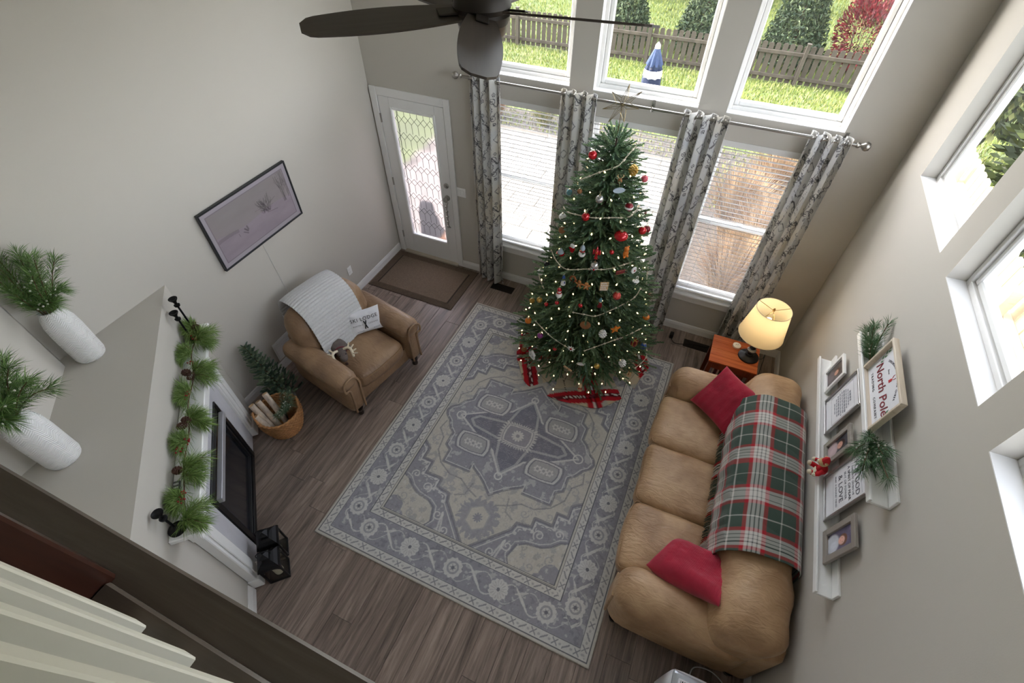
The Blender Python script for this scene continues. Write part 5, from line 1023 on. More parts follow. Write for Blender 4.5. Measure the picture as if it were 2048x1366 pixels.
for s in (-1, 1):
    x0, x1 = (.67, .80) if s > 0 else (-.79, -.66); lg = obj('pilaster', MB().cb(x0, x1, .002, .072, .012, 1.02, .006), WHITE2, fp)
    obj('fluting', MB().cb(x0+.03, x1-.03, .072, .084, .16, .98, .005), WHITE2, lg); obj('plinth', MB().cb(x0-.012, x1+.012, .002, .09, .012, .14, .006), WHITE2, lg); obj('inner_bead', MB().cb(x0-.012 if s > 0 else x1, x0 if s > 0 else x1+.012, .03, .055, .14, 1.0, .003), WHITE2, lg)
hd = obj('header', MB().cb(-.80, .81, .002, .072, 1.0, 1.19, .005), WHITE2, fp); obj('header_panel', MB().cb(-.6, .61, .072, .082, 1.045, 1.15, .005), WHITE2, hd); obj('crown', MB().cb(-.83, .84, .002, .09, 1.17, 1.195, .006).cb(-.86, .87, .002, .115, 1.195, 1.22, .008).cb(-.89, .90, .002, .14, 1.22, 1.25, .008), WHITE2, hd)
obj('mantel_shelf', MB().cb(-.93, .92, .002, .168, 1.25, 1.29, .006), WHITE2, fp)
Mfp = Matrix.Translation(FQ) @ Matrix.Rotation(-PI/4, 4, 'Z')
def fw(x, y, z): return tuple(Mfp @ Vector((x, y, z)))
# candlesticks on the mantel
def candlestick(x, y, h, label):
    t = thing('candlestick', label, 'candlestick', fw(x, y, 1.29)); obj('base', MB().lathe([(.05,0),(.05,.006),(.04,.012),(.02,.022),(.009,.04)], n=24), BLACKM, t, .6); obj('stem', MB().tube([(0,0,.03),(0,0,h-.07)], .0075, 12), BLACKM, t, .8); obj('knop', MB().lathe([(.008,h-.08),(.02,h-.074),(.022,h-.062),(.009,h-.052)], n=18), BLACKM, t, .8); obj('cup', MB().lathe([(.009,h-.055),(.014,h-.03),(.03,h-.008),(.032,h),(.026,h),(.013,h-.012),(.001,h-.014)], n=20), BLACKM, t, .7)
candlestick(.85, .05, .225, 'short black candlestick alone at the railing end of the mantel'); candlestick(-.84, .082, .37, 'tallest black candlestick at the wall end of the mantel'); candlestick(-.765, .06, .30, 'shorter of the two black candlesticks at the wall end of the mantel')
# needle greenery
def needles(name, tw, ln, per, seed, w=.0011, cols=((96,124,62),(120,148,80),(78,104,54),(140,164,100)), cone=.75, clamp=None):
    """tw: list of (p, dir) stem samples; long soft pine needles around them"""
    r = np.random.default_rng(seed); P = np.repeat(np.array([t[0] for t in tw]), per, 0); D = np.repeat(np.array([t[1] for t in tw]), per, 0); n = len(P); N_ = r.normal(size=(n, 3)); N_ -= D*np.sum(N_*D, 1)[:, None]; N_ /= np.linalg.norm(N_, axis=1)[:, None]
    a = r.uniform(.35, cone+.25, n)[:, None]; d = D*np.cos(a)+N_*np.sin(a); L = (ln*r.uniform(.65, 1.15, n))[:, None]; e = np.cross(d, r.normal(size=(n, 3))); e /= np.linalg.norm(e, axis=1)[:, None]; mid = P+d*L*.55; tip = P+d*L+np.array([0, 0, -.12])*L
    V = np.stack([P, mid+e*w, tip, mid-e*w], 1)
    if clamp: V = clamp(V.reshape(-1, 3)).reshape(-1, 4, 3)
    me = npmesh(name, V.reshape(-1, 3), np.arange(n*4).reshape(n, 4)); pc = np.array([lin3(*c) for c in cols]); setcol(me, np.repeat(pc[r.integers(0, len(cols), n)]*r.uniform(.8, 1.2, (n, 1)), 4, 0)); return me
def stem_samples(path, k):
    P = catmull(path, k); return [(np.array(P[i]), np.array((P[min(i+1, len(P)-1)]-P[max(i-1, 0)]).normalized())) for i in range(len(P))], P
GREEN = vcmat('pine_needles', .6, 0); TWIG = mat('twig_brown', (96, 74, 50), .9); CONE = mat('pinecone_brown', (84, 54, 42), .8); BERR = mat('red_berry', (150, 24, 32), .4); WBER = mat('white_berry', (236, 234, 226), .4)
def pinecone(parent, p, d, L=.06, R_=.022):
    mb = MB(); q = Vector(d).to_track_quat('Z', 'Y').to_matrix().to_4x4(); q.translation = Vector(p)
    for i in range(48):
        t = i/47; rr = R_*math.sin(PI*(.15+.78*t)); a = i*2.4; mb.ball((rr*math.cos(a), rr*math.sin(a), L*(t-.5)), .0085*(1.1-.4*t), 6, (1, 1, .45))
    obj('pinecone', mb.xf(q), CONE, parent, .9)
gl = thing('mantel_garland', 'green pine garland with pinecones and red berries along the mantel', 'garland', FQ, FR)
main = [(-.90,.10,1.345),(-.74,.11,1.335),(-.55,.085,1.34),(-.3,.105,1.335),(-.05,.085,1.34),(.2,.10,1.335),(.45,.085,1.34),(.7,.10,1.335),(.86,.10,1.33)]
ts, P_ = stem_samples(main, 12); tw = list(ts); stm = MB().tube(P_, .004, 6, False); gr = np.random.default_rng(3); tw = tw[::3]; CC = [6, 14, 24, 33, 44, 54, 63, 74, 83, 91]
def gclamp(V): V[:, 1] = np.maximum(V[:, 1], .006); m_ = (V[:, 1] < .17); V[m_, 2] = np.maximum(V[m_, 2], 1.293); return V
for i in range(60):
    t = int(np.clip(CC[i % 10]+gr.integers(-2, 3), 1, len(P_)-2)); b = np.array(P_[t]); s = 1 if i % 2 else -1; d = np.array([gr.uniform(.25, .8)*(1 if i % 3 else -1), .75*s if s < 0 else 1.1, gr.uniform(-.05, .35) if s > 0 else .5]); d /= np.linalg.norm(d); ln = gr.uniform(.06, .13)*(1.0 if s > 0 else .55); end = b+d*ln
    if end[1] < .03: end[1] = .03
    q, pp = stem_samples([tuple(b), tuple((b+end)/2+np.array([0, 0, .012])), tuple(end+np.array([0, 0, -.02 if s > 0 else 0]))], 5); tw += q; stm.tube(pp, .0025, 5, False)
obj('needle', needles('needle', tw, .10, 18, 4, .0014, ((112,142,70),(134,162,88),(92,120,60),(154,178,112)), clamp=gclamp), GREEN, gl)['kind'] = 'stuff'; obj('stem', stm, TWIG, gl)
for (x, y) in ((-.80,.12),(-.58,.06),(-.28,.11),(-.33,.075),(.12,.10),(.16,.075),(.5,.07),(-.84,.09)): pinecone(gl, (x, y, 1.375), (gr.uniform(-.6, .6), gr.uniform(.2, 1), gr.uniform(-.2, .4)))
for x in (-.68, -.42, -.1, .3, .35, .68, .72):
    mb = MB(); bx, by = x, gr.uniform(.06, .12)
    for k in range(8): mb.ball((bx+gr.uniform(-.022, .022), by+gr.uniform(-.02, .02), 1.372+gr.uniform(-.012, .02)), .0058, 6)
    obj('berry_cluster', mb, BERR, gl, .9)
rc = thing('remote_control', 'grey remote control lying on the mantel', 'remote control', fw(.60, .032, 1.29), (0, 0, -PI/4)); obj('body', MB().cb(-.075, .075, -.021, .021, 0, .018, .005), mat('remote_grey', (92, 94, 98), .5), rc)
for x, w in ((-.05, .014), (-.025, .01), (.01, .018)): obj('button', MB().cb(x-w/2, x+w/2, -.014, .014, .018, .021, .002), mat('remote_button', (206, 208, 210), .5), rc)
# white vases with greenery on the ledge
def vase_mat():
    m = bpy.data.materials.new('white_herringbone_ceramic'); m.use_nodes = True; nt = m.node_tree; b = nt.nodes['Principled BSDF']; b.inputs['Base Color'].default_value = lin(234, 233, 231); b.inputs['Roughness'].default_value = .4
    N_ = nt.nodes.new; tc = N_('ShaderNodeTexCoord'); gr_ = N_('ShaderNodeTexGradient'); gr_.gradient_type = 'RADIAL'; sx = N_('ShaderNodeSeparateXYZ'); nt.links.new(tc.outputs['Object'], gr_.inputs[0]); nt.links.new(tc.outputs['Object'], sx.inputs[0])
    def mth(op, a, v): q = N_('ShaderNodeMath'); q.operation = op; nt.links.new(a, q.inputs[0]); q.inputs[1].default_value = v; return q
    m1 = mth('MULTIPLY', gr_.outputs[0 if False else 1], 20); pp = N_('ShaderNodeMath'); pp.operation = 'PINGPONG'; nt.links.new(m1.outputs[0], pp.inputs[0]); pp.inputs[1].default_value = 1; m2 = mth('MULTIPLY', pp.outputs[0], 9); m3 = mth('MULTIPLY', sx.outputs[2], 520); ad = N_('ShaderNodeMath'); nt.links.new(m2.outputs[0], ad.inputs[0]); nt.links.new(m3.outputs[0], ad.inputs[1]); sn = mth('SINE', ad.outputs[0], 0)
    bp = N_('ShaderNodeBump'); bp.inputs['Strength'].default_value = .6; bp.inputs['Distance'].default_value = .003; nt.links.new(sn.outputs[0], bp.inputs['Height']); nt.links.new(bp.outputs[0], b.inputs['Normal']); return m
VM = vase_mat()
def vase(x, y, label, glabel, seed, lean=(0, 0), clamp=None):
    t = thing('vase', label, 'vase', (x, y, 1.634)); obj('body', MB().lathe([(.07,0),(.085,.008),(.091,.03),(.093,.25),(.089,.32),(.076,.375),(.06,.405),(.055,.42),(.058,.43),(.051,.43),(.047,.415),(.047,.3)], n=40), VM, t, .9)
    s = thing('pine_spray', glabel, 'greenery', (x, y, 1.634)); r = np.random.default_rng(seed); tw = []; stm = MB(); bb = MB()
    for i in range(15):
        a = 2*PI*i/7.5+r.uniform(-.2, .2); sp_ = r.uniform(.02, .14); h = r.uniform(.46, .78); q, pp = stem_samples([(.012*math.cos(a), .012*math.sin(a), .3), (.035*math.cos(a), .035*math.sin(a), .42), (sp_*math.cos(a)+lean[0]*.5, sp_*math.sin(a)+lean[1]*.5, (h+.42)/2+.04), (sp_*1.4*math.cos(a)+lean[0], sp_*1.4*math.sin(a)+lean[1], h)], 6); tw += q[7:]; stm.tube(pp, .003, 5, False)
        for k in range(4): p = pp[r.integers(9, 18)]; bb.ball((p[0]+r.uniform(-.03, .03), p[1]+r.uniform(-.03, .03), p[2]+r.uniform(-.01, .03)), .006, 6)
    obj('needle', needles('needle', tw, .095, 26, seed, .0013, ((84,116,58),(104,138,70),(66,96,50),(122,150,90)), clamp=clamp), GREEN, s)['kind'] = 'stuff'; obj('stem', stm, TWIG, s); obj('berry', bb, WBER, s, .9)['kind'] = 'stuff'
vase(.152, -3.615, 'tall white herringbone vase beside the left wall on the ledge', 'pine spray with white berries in the vase beside the left wall', 71, (-.01, .05), lambda V: np.stack([np.maximum(V[:, 0], -.145), V[:, 1], V[:, 2]], 1)); vase(.735, -4.205, 'tall white herringbone vase on the railing side of the ledge', 'pine spray with white berries in the vase on the railing side', 72, (.03, .06), lambda V: (lambda d: V+np.stack([d, d, 0*d], 1))(np.maximum(0, (-2.585*1.4142-(.735-4.205)-(V[:, 0]+V[:, 1]))/2)))
# lanterns on the floor
LGL = glassmat('lantern_glass', .1, (.95, .96, .95, 1))
def lantern(s, n_, h, label, w=.078):
    x, y = .7071*(s+n_), .7071*(n_-s); t = thing('lantern', label, 'lantern', (x, y, 0), (0, 0, -PI/4)); obj('base', MB().cb(-w, w, -w, w, 0, .016, .003), BLACKM, t)
    for sx in (-1, 1):
        for sy in (-1, 1): obj('post', MB().cb(sx*(w-.008)-.007, sx*(w-.008)+.007, sy*(w-.008)-.007, sy*(w-.008)+.007, .016, h, .002), BLACKM, t)
    for k in range(4):
        M4 = Matrix.Rotation(PI/2*k, 4, 'Z'); p_ = obj('pane', MB().box(-w+.014, w-.014, w-.009, w-.006, .016, h).xf(M4), LGL, t); ar = MB(); pts = [(-w+.012, h-.001), (-w+.012, h-.075)]+[((w-.014)*math.cos(PI-PI*q/12), h-.075+.062*math.sin(PI*q/12)) for q in range(13)]+[(w-.012, h-.075), (w-.012, h-.001)]
        ar.prism([(a_, b_) for a_, b_ in pts], -w+.003, -w+.007, Matrix.Rotation(PI/2, 4, 'X')); obj('arch', ar.xf(M4), BLACKM, p_)
    q = w+.004; hh = .07
    def rf(u, v): return (q*(1-.62*v**.7)*0, 0, 0)
    mb = MB(); R5 = [(q, h), (q, h+.012), (q*.9, h+.035), (q*.62, h+.055), (q*.36, h+.065), (q*.30, h+.085), (q*.30, h+.11)]
    for (a_, z0), (b_, z1) in zip(R5[:-1], R5[1:]):
        mb.add([(-a_,-a_,z0),(a_,-a_,z0),(a_,a_,z0),(-a_,a_,z0),(-b_,-b_,z1),(b_,-b_,z1),(b_,b_,z1),(-b_,b_,z1)], [(0,1,5,4),(1,2,6,5),(2,3,7,6),(3,0,4,7)])
    a_ = R5[-1][0]; mb.add([(-a_,-a_,h+.11),(a_,-a_,h+.11),(a_,a_,h+.11),(-a_,a_,h+.11)], [(0,1,2,3)]).box(-q,q,-q,q,h-.002,h+.001); obj('roof', mb, BLACKM, t); obj('chimney_cap', MB().add([(-.034,-.034,h+.112),(.034,-.034,h+.112),(.034,.034,h+.112),(-.034,.034,h+.112),(0,0,h+.135)], [(0,1,4),(1,2,4),(2,3,4),(3,0,4),(3,2,1,0)]), BLACKM, t)
    obj('ring_handle', MB().tube([(0, .05*math.cos(a), h+.125+.05*math.sin(a)) for a in np.linspace(-.3, PI+.3, 20)], .003, 6), BLACKM, t); obj('candle', MB().lathe([(.034,.016),(.035,.02),(.035,.13),(.03,.134),(.001,.128)], n=20), mat('ivory_wax', (232, 224, 200), .5), t, .6)
lantern(3.685, -1.845, .25, 'black metal lantern closest to the firebox glass'); lantern(3.862, -1.845, .25, 'black metal lantern with candle next to the fireplace end')
# woven basket with birch logs and greenery, small spruce behind
bk_ = thing('woven_basket', 'round woven seagrass basket holding birch logs beside the fireplace', 'basket', (.545, -2.94, 0)); WEAVE = mat('seagrass', (178, 128, 82), .85, noise=.25, nscale=30); wb = MB()
for k in range(15):
    z0 = .012+.0195*k; R_ = .135+.062*min(1, (z0/.2))**.7; pts = [((R_+.004*math.sin(30*t+k*PI))*math.cos(t), (R_+.004*math.sin(30*t+k*PI))*math.sin(t), z0+.002*math.cos(30*t+k*PI)) for t in np.linspace(0, 2*PI, 121)]; obj('coil', MB().tube(pts, .0115, 6, False), WEAVE, bk_, .9)
obj('bottom', MB().lathe([(.001,.004),(.13,.004),(.13,.012),(.001,.012)], n=30), WEAVE, bk_)
for s in (-1, 1): obj('handle', MB().tube(catmull([(.199*math.cos(.35*q_+(.9 if s > 0 else .9+PI)), .199*math.sin(.35*q_+(.9 if s > 0 else .9+PI)), .285+.06*(1-q_*q_)) for q_ in (-1, -.5, 0, .5, 1)], 5), .011, 7), WEAVE, bk_, .9)
BIR = mat('birch_bark', (206, 190, 172), .8, noise=.35, nscale=9, vec=(3, 3, .8)); CUT = mat('cut_wood', (206, 172, 132), .8)
for i, (a, b, lab) in enumerate((((.0,-.11,.05), (-.165,-.1,.40), 'birch log leaning highest over the basket rim by the fireplace'), ((.02,-.06,.04), (-.17,-.03,.37), 'birch log in the middle of the basket'), ((.05,.0,.06), (-.14,.05,.41), 'pale birch log on the wall side of the basket'), ((.03,-.14,.06), (-.1,-.155,.33), 'short birch log at the near rim of the basket'))):
    lg = thing('birch_log', lab, 'log', (.545, -2.94, 0)); A, B_ = Vector(a), Vector(b); obj('bark', MB().tube([A, (A+B_)/2+Vector((0,0,.006)), B_], [.026,.028,.027], 14, False), BIR, lg, .8); d = (B_-A).normalized(); obj('cut_end', MB().tube([B_-d*.002, B_+d*.001], .0262, 14), CUT, lg); obj('cut_end', MB().tube([A, A+d*.003], .0255, 14), CUT, lg)
bs = thing('pine_pick', 'dusty green pine pick with white berries in the basket', 'greenery', (.545, -2.94, 0)); tw = []; stm = MB(); bb = MB(); r = np.random.default_rng(8)
for i in range(8):
    a = -.9+.42*i; e = (.12*math.cos(a)+.03, .13*math.sin(a)+.02, .36+.03*(i % 3)); q, pp = stem_samples([(.03, .03, .08), (.04, .04, .25), e], 8); tw += q[7:]; stm.tube(pp, .003, 5, False)
    for k in range(4): p = pp[r.integers(11, 16)]; bb.ball((p[0]+r.uniform(-.03, .03), p[1]+r.uniform(-.03, .03), p[2]+r.uniform(0, .03)), .005, 6)
obj('needle', needles('needle', tw, .07, 22, 9, cols=((92,116,88),(112,136,104),(74,98,74),(130,150,120))), GREEN, bs)['kind'] = 'stuff'; obj('stem', stm, TWIG, bs); obj('berry', bb, WBER, bs, .9)['kind'] = 'stuff'
ss = thing('small_spruce', 'small artificial spruce leaning on the wall behind the basket', 'plant', (.36, -2.66, 0)); ax = Vector((-.24, -.02, .74)); axn = ax.normalized(); pos = []; dirs = []; scl = []
for i in range(150):
    t = .12+.88*(i/150)**.9; a = i*2.399; R_ = .195*(1-t)+.02; u = axn.orthogonal().normalized(); v = axn.cross(u); rad = u*math.cos(a)+v*math.sin(a)
    for k in (0, 1): f = .15+.5*k; p = ax*t+rad*R_*f; d = (rad*.85+axn*.5).normalized(); pos.append(np.array(p)); dirs.append(np.array(d)); scl.append(.75*(R_/.17*.6+.5))
pos = np.array(pos); pos[:, 0] = np.maximum(pos[:, 0], -.31); pos[:, 2] = np.maximum(pos[:, 2], .05)
obj('foliage', place_sprigs('foliage', pos, np.array(dirs), np.array(scl), sprig_base(.09, 40, 6)*np.array([1, 1.3, 1.3]), ((104,126,104),(124,146,118),(86,108,92),(138,156,124)), 3), NEED, ss)['kind'] = 'stuff'; obj('stem', MB().tube([(0,0,.02), tuple(ax*.5), tuple(ax)], [.012,.01,.004], 7), TWIG, ss); obj('pot', MB().lathe([(.05,0),(.055,.01),(.062,.09),(.055,.092),(.05,.08),(.001,.08)], n=20), mat('pot_grey', (150,146,140), .8), ss, .6)
# ------------------------------------------------------------------ framed winter picture on the left wall
art = thing('framed_picture', 'black framed mauve winter landscape picture on the left wall', 'picture', (0, -1.92, 1.69)); y0, y1, z0, z1 = -.497, .497, -.278, .278; fm = mat('picture_frame_black', (34, 36, 40), .4)
mb = MB(); w = .014; mb.cb(.004, .035, y0, y1, z0, z0+w, .002).cb(.004, .035, y0, y1, z1-w, z1, .002).cb(.004, .035, y0, y0+w, z0+w, z1-w, .002).cb(.004, .035, y1-w, y1, z0+w, z1-w, .002); obj('frame', mb, fm, art); obj('backing', MB().box(.002, .022, y0+.005, y1-.005, z0+.005, z1-.005), fm, art)
nu, nv = 240, 136; Yp, Zp = np.meshgrid(np.linspace(y1-w, y0+w, nu+1), np.linspace(z0+w, z1-w, nv+1)); u = (y1-w-Yp)/(y1-y0-2*w)*0+np.linspace(0, 1, nu+1)[None, :]; u = 1-u; v = np.linspace(0, 1, nv+1)[:, None]+0*u
n1 = fbm(u*5, v*9, 91)[..., None]; col = lin3(176,156,160)*(1-v[..., None])+lin3(160,148,148)*v[..., None]; snow = (v < .42+.1*u+.04*np.sin(u*7))[..., None]; col = np.where(snow, lin3(172,150,166)*(1+.25*(n1-.45)), col*(1+.12*(n1-.45))); dk = lin3(78,66,70)
col = np.where(((np.abs(v-.43-.03*np.sin(9*u)) < .03) & (u > .72))[..., None], col*.8, col)
def strk(a, b, wd, k=.8):
    global col
    d = segd(u*1.78, v, [(a[0]*1.78, a[1]), (b[0]*1.78, b[1])]); m = np.clip(1-d/wd, 0, 1)[..., None]*k; col = col*(1-m)+dk*m
ra = random.Random(4)
for bx, by, h, n_ in ((.12,.42,.5,7),(.06,.45,.5,4),(.34,.44,.26,12),(.38,.46,.22,8)):
    for i in range(n_): e = (bx+ra.uniform(-.08, .08), by+h*ra.uniform(.6, 1)); strk((bx+ra.uniform(-.02, .02), by-.03), e, .006, .7); [strk(((bx+e[0])/2, (by+e[1])/2), (e[0]+ra.uniform(-.05, .05), e[1]+ra.uniform(-.08, .03)), .004, .55) for _ in range(2)]
for _ in range(14): strk((.36+ra.uniform(-.06, .06), .40+ra.uniform(0, .1)), (.36+ra.uniform(-.09, .09), .44+ra.uniform(0, .14)), .014, .25)
strk((.36,.40),(.24,.36), .007, .7); strk((.635,.34),(.66,.40), .02, .85); strk((.64,.30),(.68,.36), .012, .8); strk((.625,.36),(.63,.42), .022, .7); strk((.73,.33),(.735,.38), .008, .6)
mt_ = (u < .045) | (u > .955) | (v < .075) | (v > .925); col = np.where(mt_[..., None], lin3(186,172,184), col); col = np.where(((np.abs(np.minimum(np.minimum(u, 1-u)*1.78, np.minimum(v, 1-v))-.077) < .006))[..., None], lin3(150,130,144), col)
gcol = col.mean(-1, keepdims=True); col = (col*.6+gcol*.4)*.74; me = gridmesh('print', np.full(Yp.shape, .0235), -Yp, Zp); setcol(me, np.clip(col, 0, 1).reshape(-1, 3)); pr = obj('print', me, vcmat('matte_print', .5, 0), art)
cbl = obj('cord', MB().tube(catmull([(.004,-1.965,1.41),(.004,-1.95,1.1),(.004,-1.93,.8),(.004,-1.90,.5)], 6), .0022, 6).xf(Matrix.Translation((0, 1.92, -1.69))), mat('white_cable', (214,214,210), .6), art, label='thin white cord running down the wall')
# wall plates and registers
def plate(name, loc, rot, lab, cat, w=.035, h=.058, kind='outlet'):
    t = thing(name, lab, cat, loc, rot); obj('plate', MB().cb(-w, w, -.006, 0, -h, h, .002), WHITE2, t)
    if kind == 'switch':
        for x in (-.022, .022): obj('rocker', MB().cb(x-.015, x+.015, -.010, -.006, -.033, .033, .002), WHITE2, t)
    else:
        for z_ in (-.02, .02): obj('socket', MB().cb(-.016, .016, -.008, -.006, z_-.013, z_+.013, .002), WHITE, t)
plate('light_switch', (1.047, 0, 1.115), (0, 0, 0), 'white double light switch beside the patio door', 'switch', .058, .058, 'switch'); plate('wall_outlet', (0, -1.033, .37), (0, 0, PI/2), 'white wall outlet behind the armchair', 'outlet'); plate('wall_outlet', (W, -3.53, .34), (0, 0, -PI/2), 'white wall outlet by the air purifier', 'outlet')
vt = thing('wall_register', 'white wall register low behind the armchair', 'vent', (0, -2.24, .25), (0, 0, PI/2)); obj('frame', MB().cb(-.13, .13, -.008, 0, -.125, .125, .003), WHITE2, vt)
for k in range(14): obj('louvre', MB().cb(-.11, .11, -.013, -.008, -.1+.0148*k-.004, -.1+.0148*k+.004, .001), WHITE2, vt)
pl = thing('power_adapter', 'black plug adapter with cord on the floor under the curtain', 'adapter', (3.80, -.165, 0)); obj('body', MB().soft((0,0,.028), (.022,.035,.028), .008, (4,4,4)), CORDM, pl, .8); obj('cord', MB().tube(catmull([(.0,-.03,.015),(.06,-.09,.006),(.18,-.06,.009),(.3,-.03,.012),(.42,-.02,.012)], 6), .004, 6), CORDM, pl, .9)
# ------------------------------------------------------------------ picture ledges on the right wall
def ledge(y0, y1, z, d, lab, hb=.07):
    t = thing('picture_ledge', lab, 'shelf', (W, (y0+y1)/2, z)); L = (y1-y0)/2; obj('shelf_board', MB().cb(-d, 0, -L, L, -.016, 0, .002), WHITE2, t); obj('back_plate', MB().cb(-.014, 0, -L, L, 0, hb, .002), WHITE2, t); obj('front_lip', MB().cb(-d-.012, -d, -L, L, -.018, .02, .002), WHITE2, t)
ledge(-3.06, -1.215, 1.265, .092, 'lower long white picture ledge holding the frames'); ledge(-2.77, -1.515, 1.835, .095, 'upper white picture ledge holding the wooden sign', .075)
def leaner(name, lab, yc, w, h, fw_, mat_f, z=1.266, xb=4.908, dep=.018, cat='picture frame', tilt=.075, fd=None):
    """frame leaning on the wall; local X = to the viewer's right (-y), Y = up, Z = towards the room (-x)"""
    t = thing(name, lab, cat, (xb, yc, z)); M = Matrix(((0, 0, -1, 0), (-1, 0, 0, 0), (0, 1, 0, 0), (0, 0, 0, 1))); M = Matrix.Rotation(tilt, 4, 'Y') @ M
    fd = fd or dep; mb = MB(); mb.cb(-w/2, w/2, 0, fw_, 0, fd, .002).cb(-w/2, w/2, h-fw_, h, 0, fd, .002).cb(-w/2, -w/2+fw_, fw_, h-fw_, 0, fd, .002).cb(w/2-fw_, w/2, fw_, h-fw_, 0, fd, .002); obj('frame', mb.xf(M), mat_f, t); obj('backing', MB().box(-w/2+.002, w/2-.002, .002, h-.002, .001, .005).xf(M), mat('card_white', (228, 228, 232), .8), t); return t, M
SILF = mat('silver_frame', (168, 166, 164), .3, metal=.8); GREYF = wood_mat('grey_wash_wood', (128, 122, 114), (150, 144, 136), (168, 162, 154), .6, 2, 1, .1, .1); TAUP = mat('taupe_frame', (146, 138, 130), .5)
PRN = vcmat('photo_print', .4, 0)
def photo(t, M, w, h, y0, bgc, cloth, skin, hair, seed, cx_=.5, cy_=.6, rr=.17):
    U, V_ = np.meshgrid(np.linspace(0, 1, 81), np.linspace(0, 1, 81)); n = fbm(U*4, V_*4, seed)[..., None]; col = lin3(*bgc)*(.6+.9*n); asp = w/h; X_, Y_ = (U-cx_)*asp, V_-cy_
    def blob(x, y, rx, ry, c, soft=.12, k=1.0):
        global_m = np.clip((1-np.sqrt(((X_-x)/rx)**2+((Y_-y)/ry)**2))/soft, 0, 1)[..., None]*k; return col*(1-global_m)+np.array(c)*global_m
    col = blob(-.02, -.40, .26, .30, lin3(*cloth)*.9, .2); col = blob(.03, -.36, .12, .2, lin3(*cloth)*1.05, .5); col = blob(0, .03, rr*.92, rr*1.08, lin3(*hair), .15); col = blob(0, -.03, rr*.7, rr*.86, lin3(*skin), .25); col = blob(.02, -.06, rr*.45, rr*.4, lin3(*skin)*1.1, .8, .6)
    for ex in (-.28, .28): col = blob(ex*rr, 0, rr*.1, rr*.07, lin3(60, 44, 40), .5, .9)
    col = blob(0, -.4*rr, rr*.2, rr*.07, lin3(168, 92, 88), .5, .8); col = col*(.85+.4*n)
    me = gridmesh('photo', (U-.5)*w, y0+V_*h, np.full(U.shape, .0058)); me.transform(M); setcol(me, np.clip(col, 0, 1).reshape(-1, 3)); obj('photo', me, PRN, t)
def ptext(t, M, body, size, x, y, m, **k): me = text_mesh(body, size, **k); me.transform(M @ Matrix.Translation((x, y, .0062))); return obj('lettering', me, m, t)
GINK = mat('grey_ink', (96, 96, 104), .8); LINK = mat('light_ink', (150, 152, 160), .8)
t, M = leaner('photo_frame', 'small white photo frame at the window end of the lower ledge', -1.475, .20, .25, .022, WHITE2); photo(t, M, .15, .2, .025, (90, 84, 84), (120, 110, 112), (206, 160, 140), (90, 64, 52), 5)
t, M = leaner('print_frame', 'silver frame with a round lettered print on the lower ledge', -1.81, .305, .40, .012, SILF); mb = MB(); r_ = random.Random(3)
for k in range(9):
    yy = .29-.022*k; hw = math.sqrt(max(0, .10**2-(yy-.2)**2)); x = -hw
    while x < hw-.01: l_ = r_.uniform(.012, .03); mb.box(x, min(hw, x+l_), yy-(.005 if k % 3 else .008), yy+(.005 if k % 3 else .008), .0058, .0063); x += l_+.006
obj('print', mb.xf(M), LINK, t); obj('print_border', MB().box(-.115, .115, .33, .3315, .0058, .0062).box(-.115, .115, .075, .0765, .0058, .0062).box(-.115, -.1135, .075, .33, .0058, .0062).box(.1135, .115, .075, .33, .0058, .0062).xf(M), LINK, t)
t, M = leaner('photo_frame', 'grey washed wood photo frame between the two lettered prints', -2.14, .18, .30, .034, GREYF); photo(t, M, .112, .232, .034, (70, 72, 80), (196, 176, 180), (212, 164, 146), (52, 36, 32), 6)
t, M = leaner('print_frame', 'silver frame with a lettered FOR GOD print on the lower ledge', -2.46, .31, .42, .012, SILF)
for s_, sz, yy, m_ in (('FOR GOD', .052, .325, GINK), ('HAS NOT GIVEN US', .022, .285, LINK), ('A SPIRIT OF FEAR', .03, .25, GINK), ('BUT OF POWER', .026, .213, LINK), ('& LOVE', .056, .165, GINK), ('AND A SOUND MIND', .022, .118, LINK)): ptext(t, M, s_, sz, 0, yy, m_)
obj('print_border', MB().box(-.12, .12, .365, .3665, .0058, .0062).box(-.12, .12, .09, .0915, .0058, .0062).xf(M), LINK, t)
t, M = leaner('photo_frame', 'taupe photo frame at the far end of the lower ledge from the windows', -2.785, .2, .31, .038, TAUP); photo(t, M, .124, .234, .038, (110, 104, 130), (214, 218, 228), (226, 178, 164), (120, 84, 66), 7, .55, .58, .17)
WASH = wood_mat('whitewashed_pine', (196, 180, 158), (216, 202, 182), (228, 218, 202), .6, 1, 1, .1, .1)
t, M = leaner('wooden_sign', 'wood framed North Pole Trading Company sign on the upper ledge', -2.085, .50, .29, .016, WASH, 1.836, 4.885, .032, 'sign', .08, .032); RINK = mat('dark_red_ink', (128, 38, 48), .7)
nm = text_mesh('North Pole', .086, .28, bold=.0008); obj('lettering', (nm.transform(M @ Matrix.Translation((.0, .12, .0062))), nm)[1], RINK, t, label='dark red script lettering North Pole'); ptext(t, M, 'TRADING', .026, -.098, .05, GINK, spacing=1.4); ptext(t, M, 'COMPANY', .026, .098, .05, GINK, spacing=1.4); ptext(t, M, 'Since', .018, -.07, .19, GINK, shear=.2)
arc_s = 'SPREADING CHRISTMAS CHEER'
for i, c_ in enumerate(arc_s):
    if c_ == ' ': continue
    a = math.radians(128-76*i/(len(arc_s)-1)); tm = text_mesh(c_, .02); tm.transform(M @ Matrix.Translation((.24*math.cos(a), .015+.235*math.sin(a), .0062)) @ Matrix.Rotation(a-PI/2, 4, 'Z')); obj('lettering', tm, GINK, t)
GINKL = mat('leaf_ink', (96, 136, 104), .7); lf = MB()
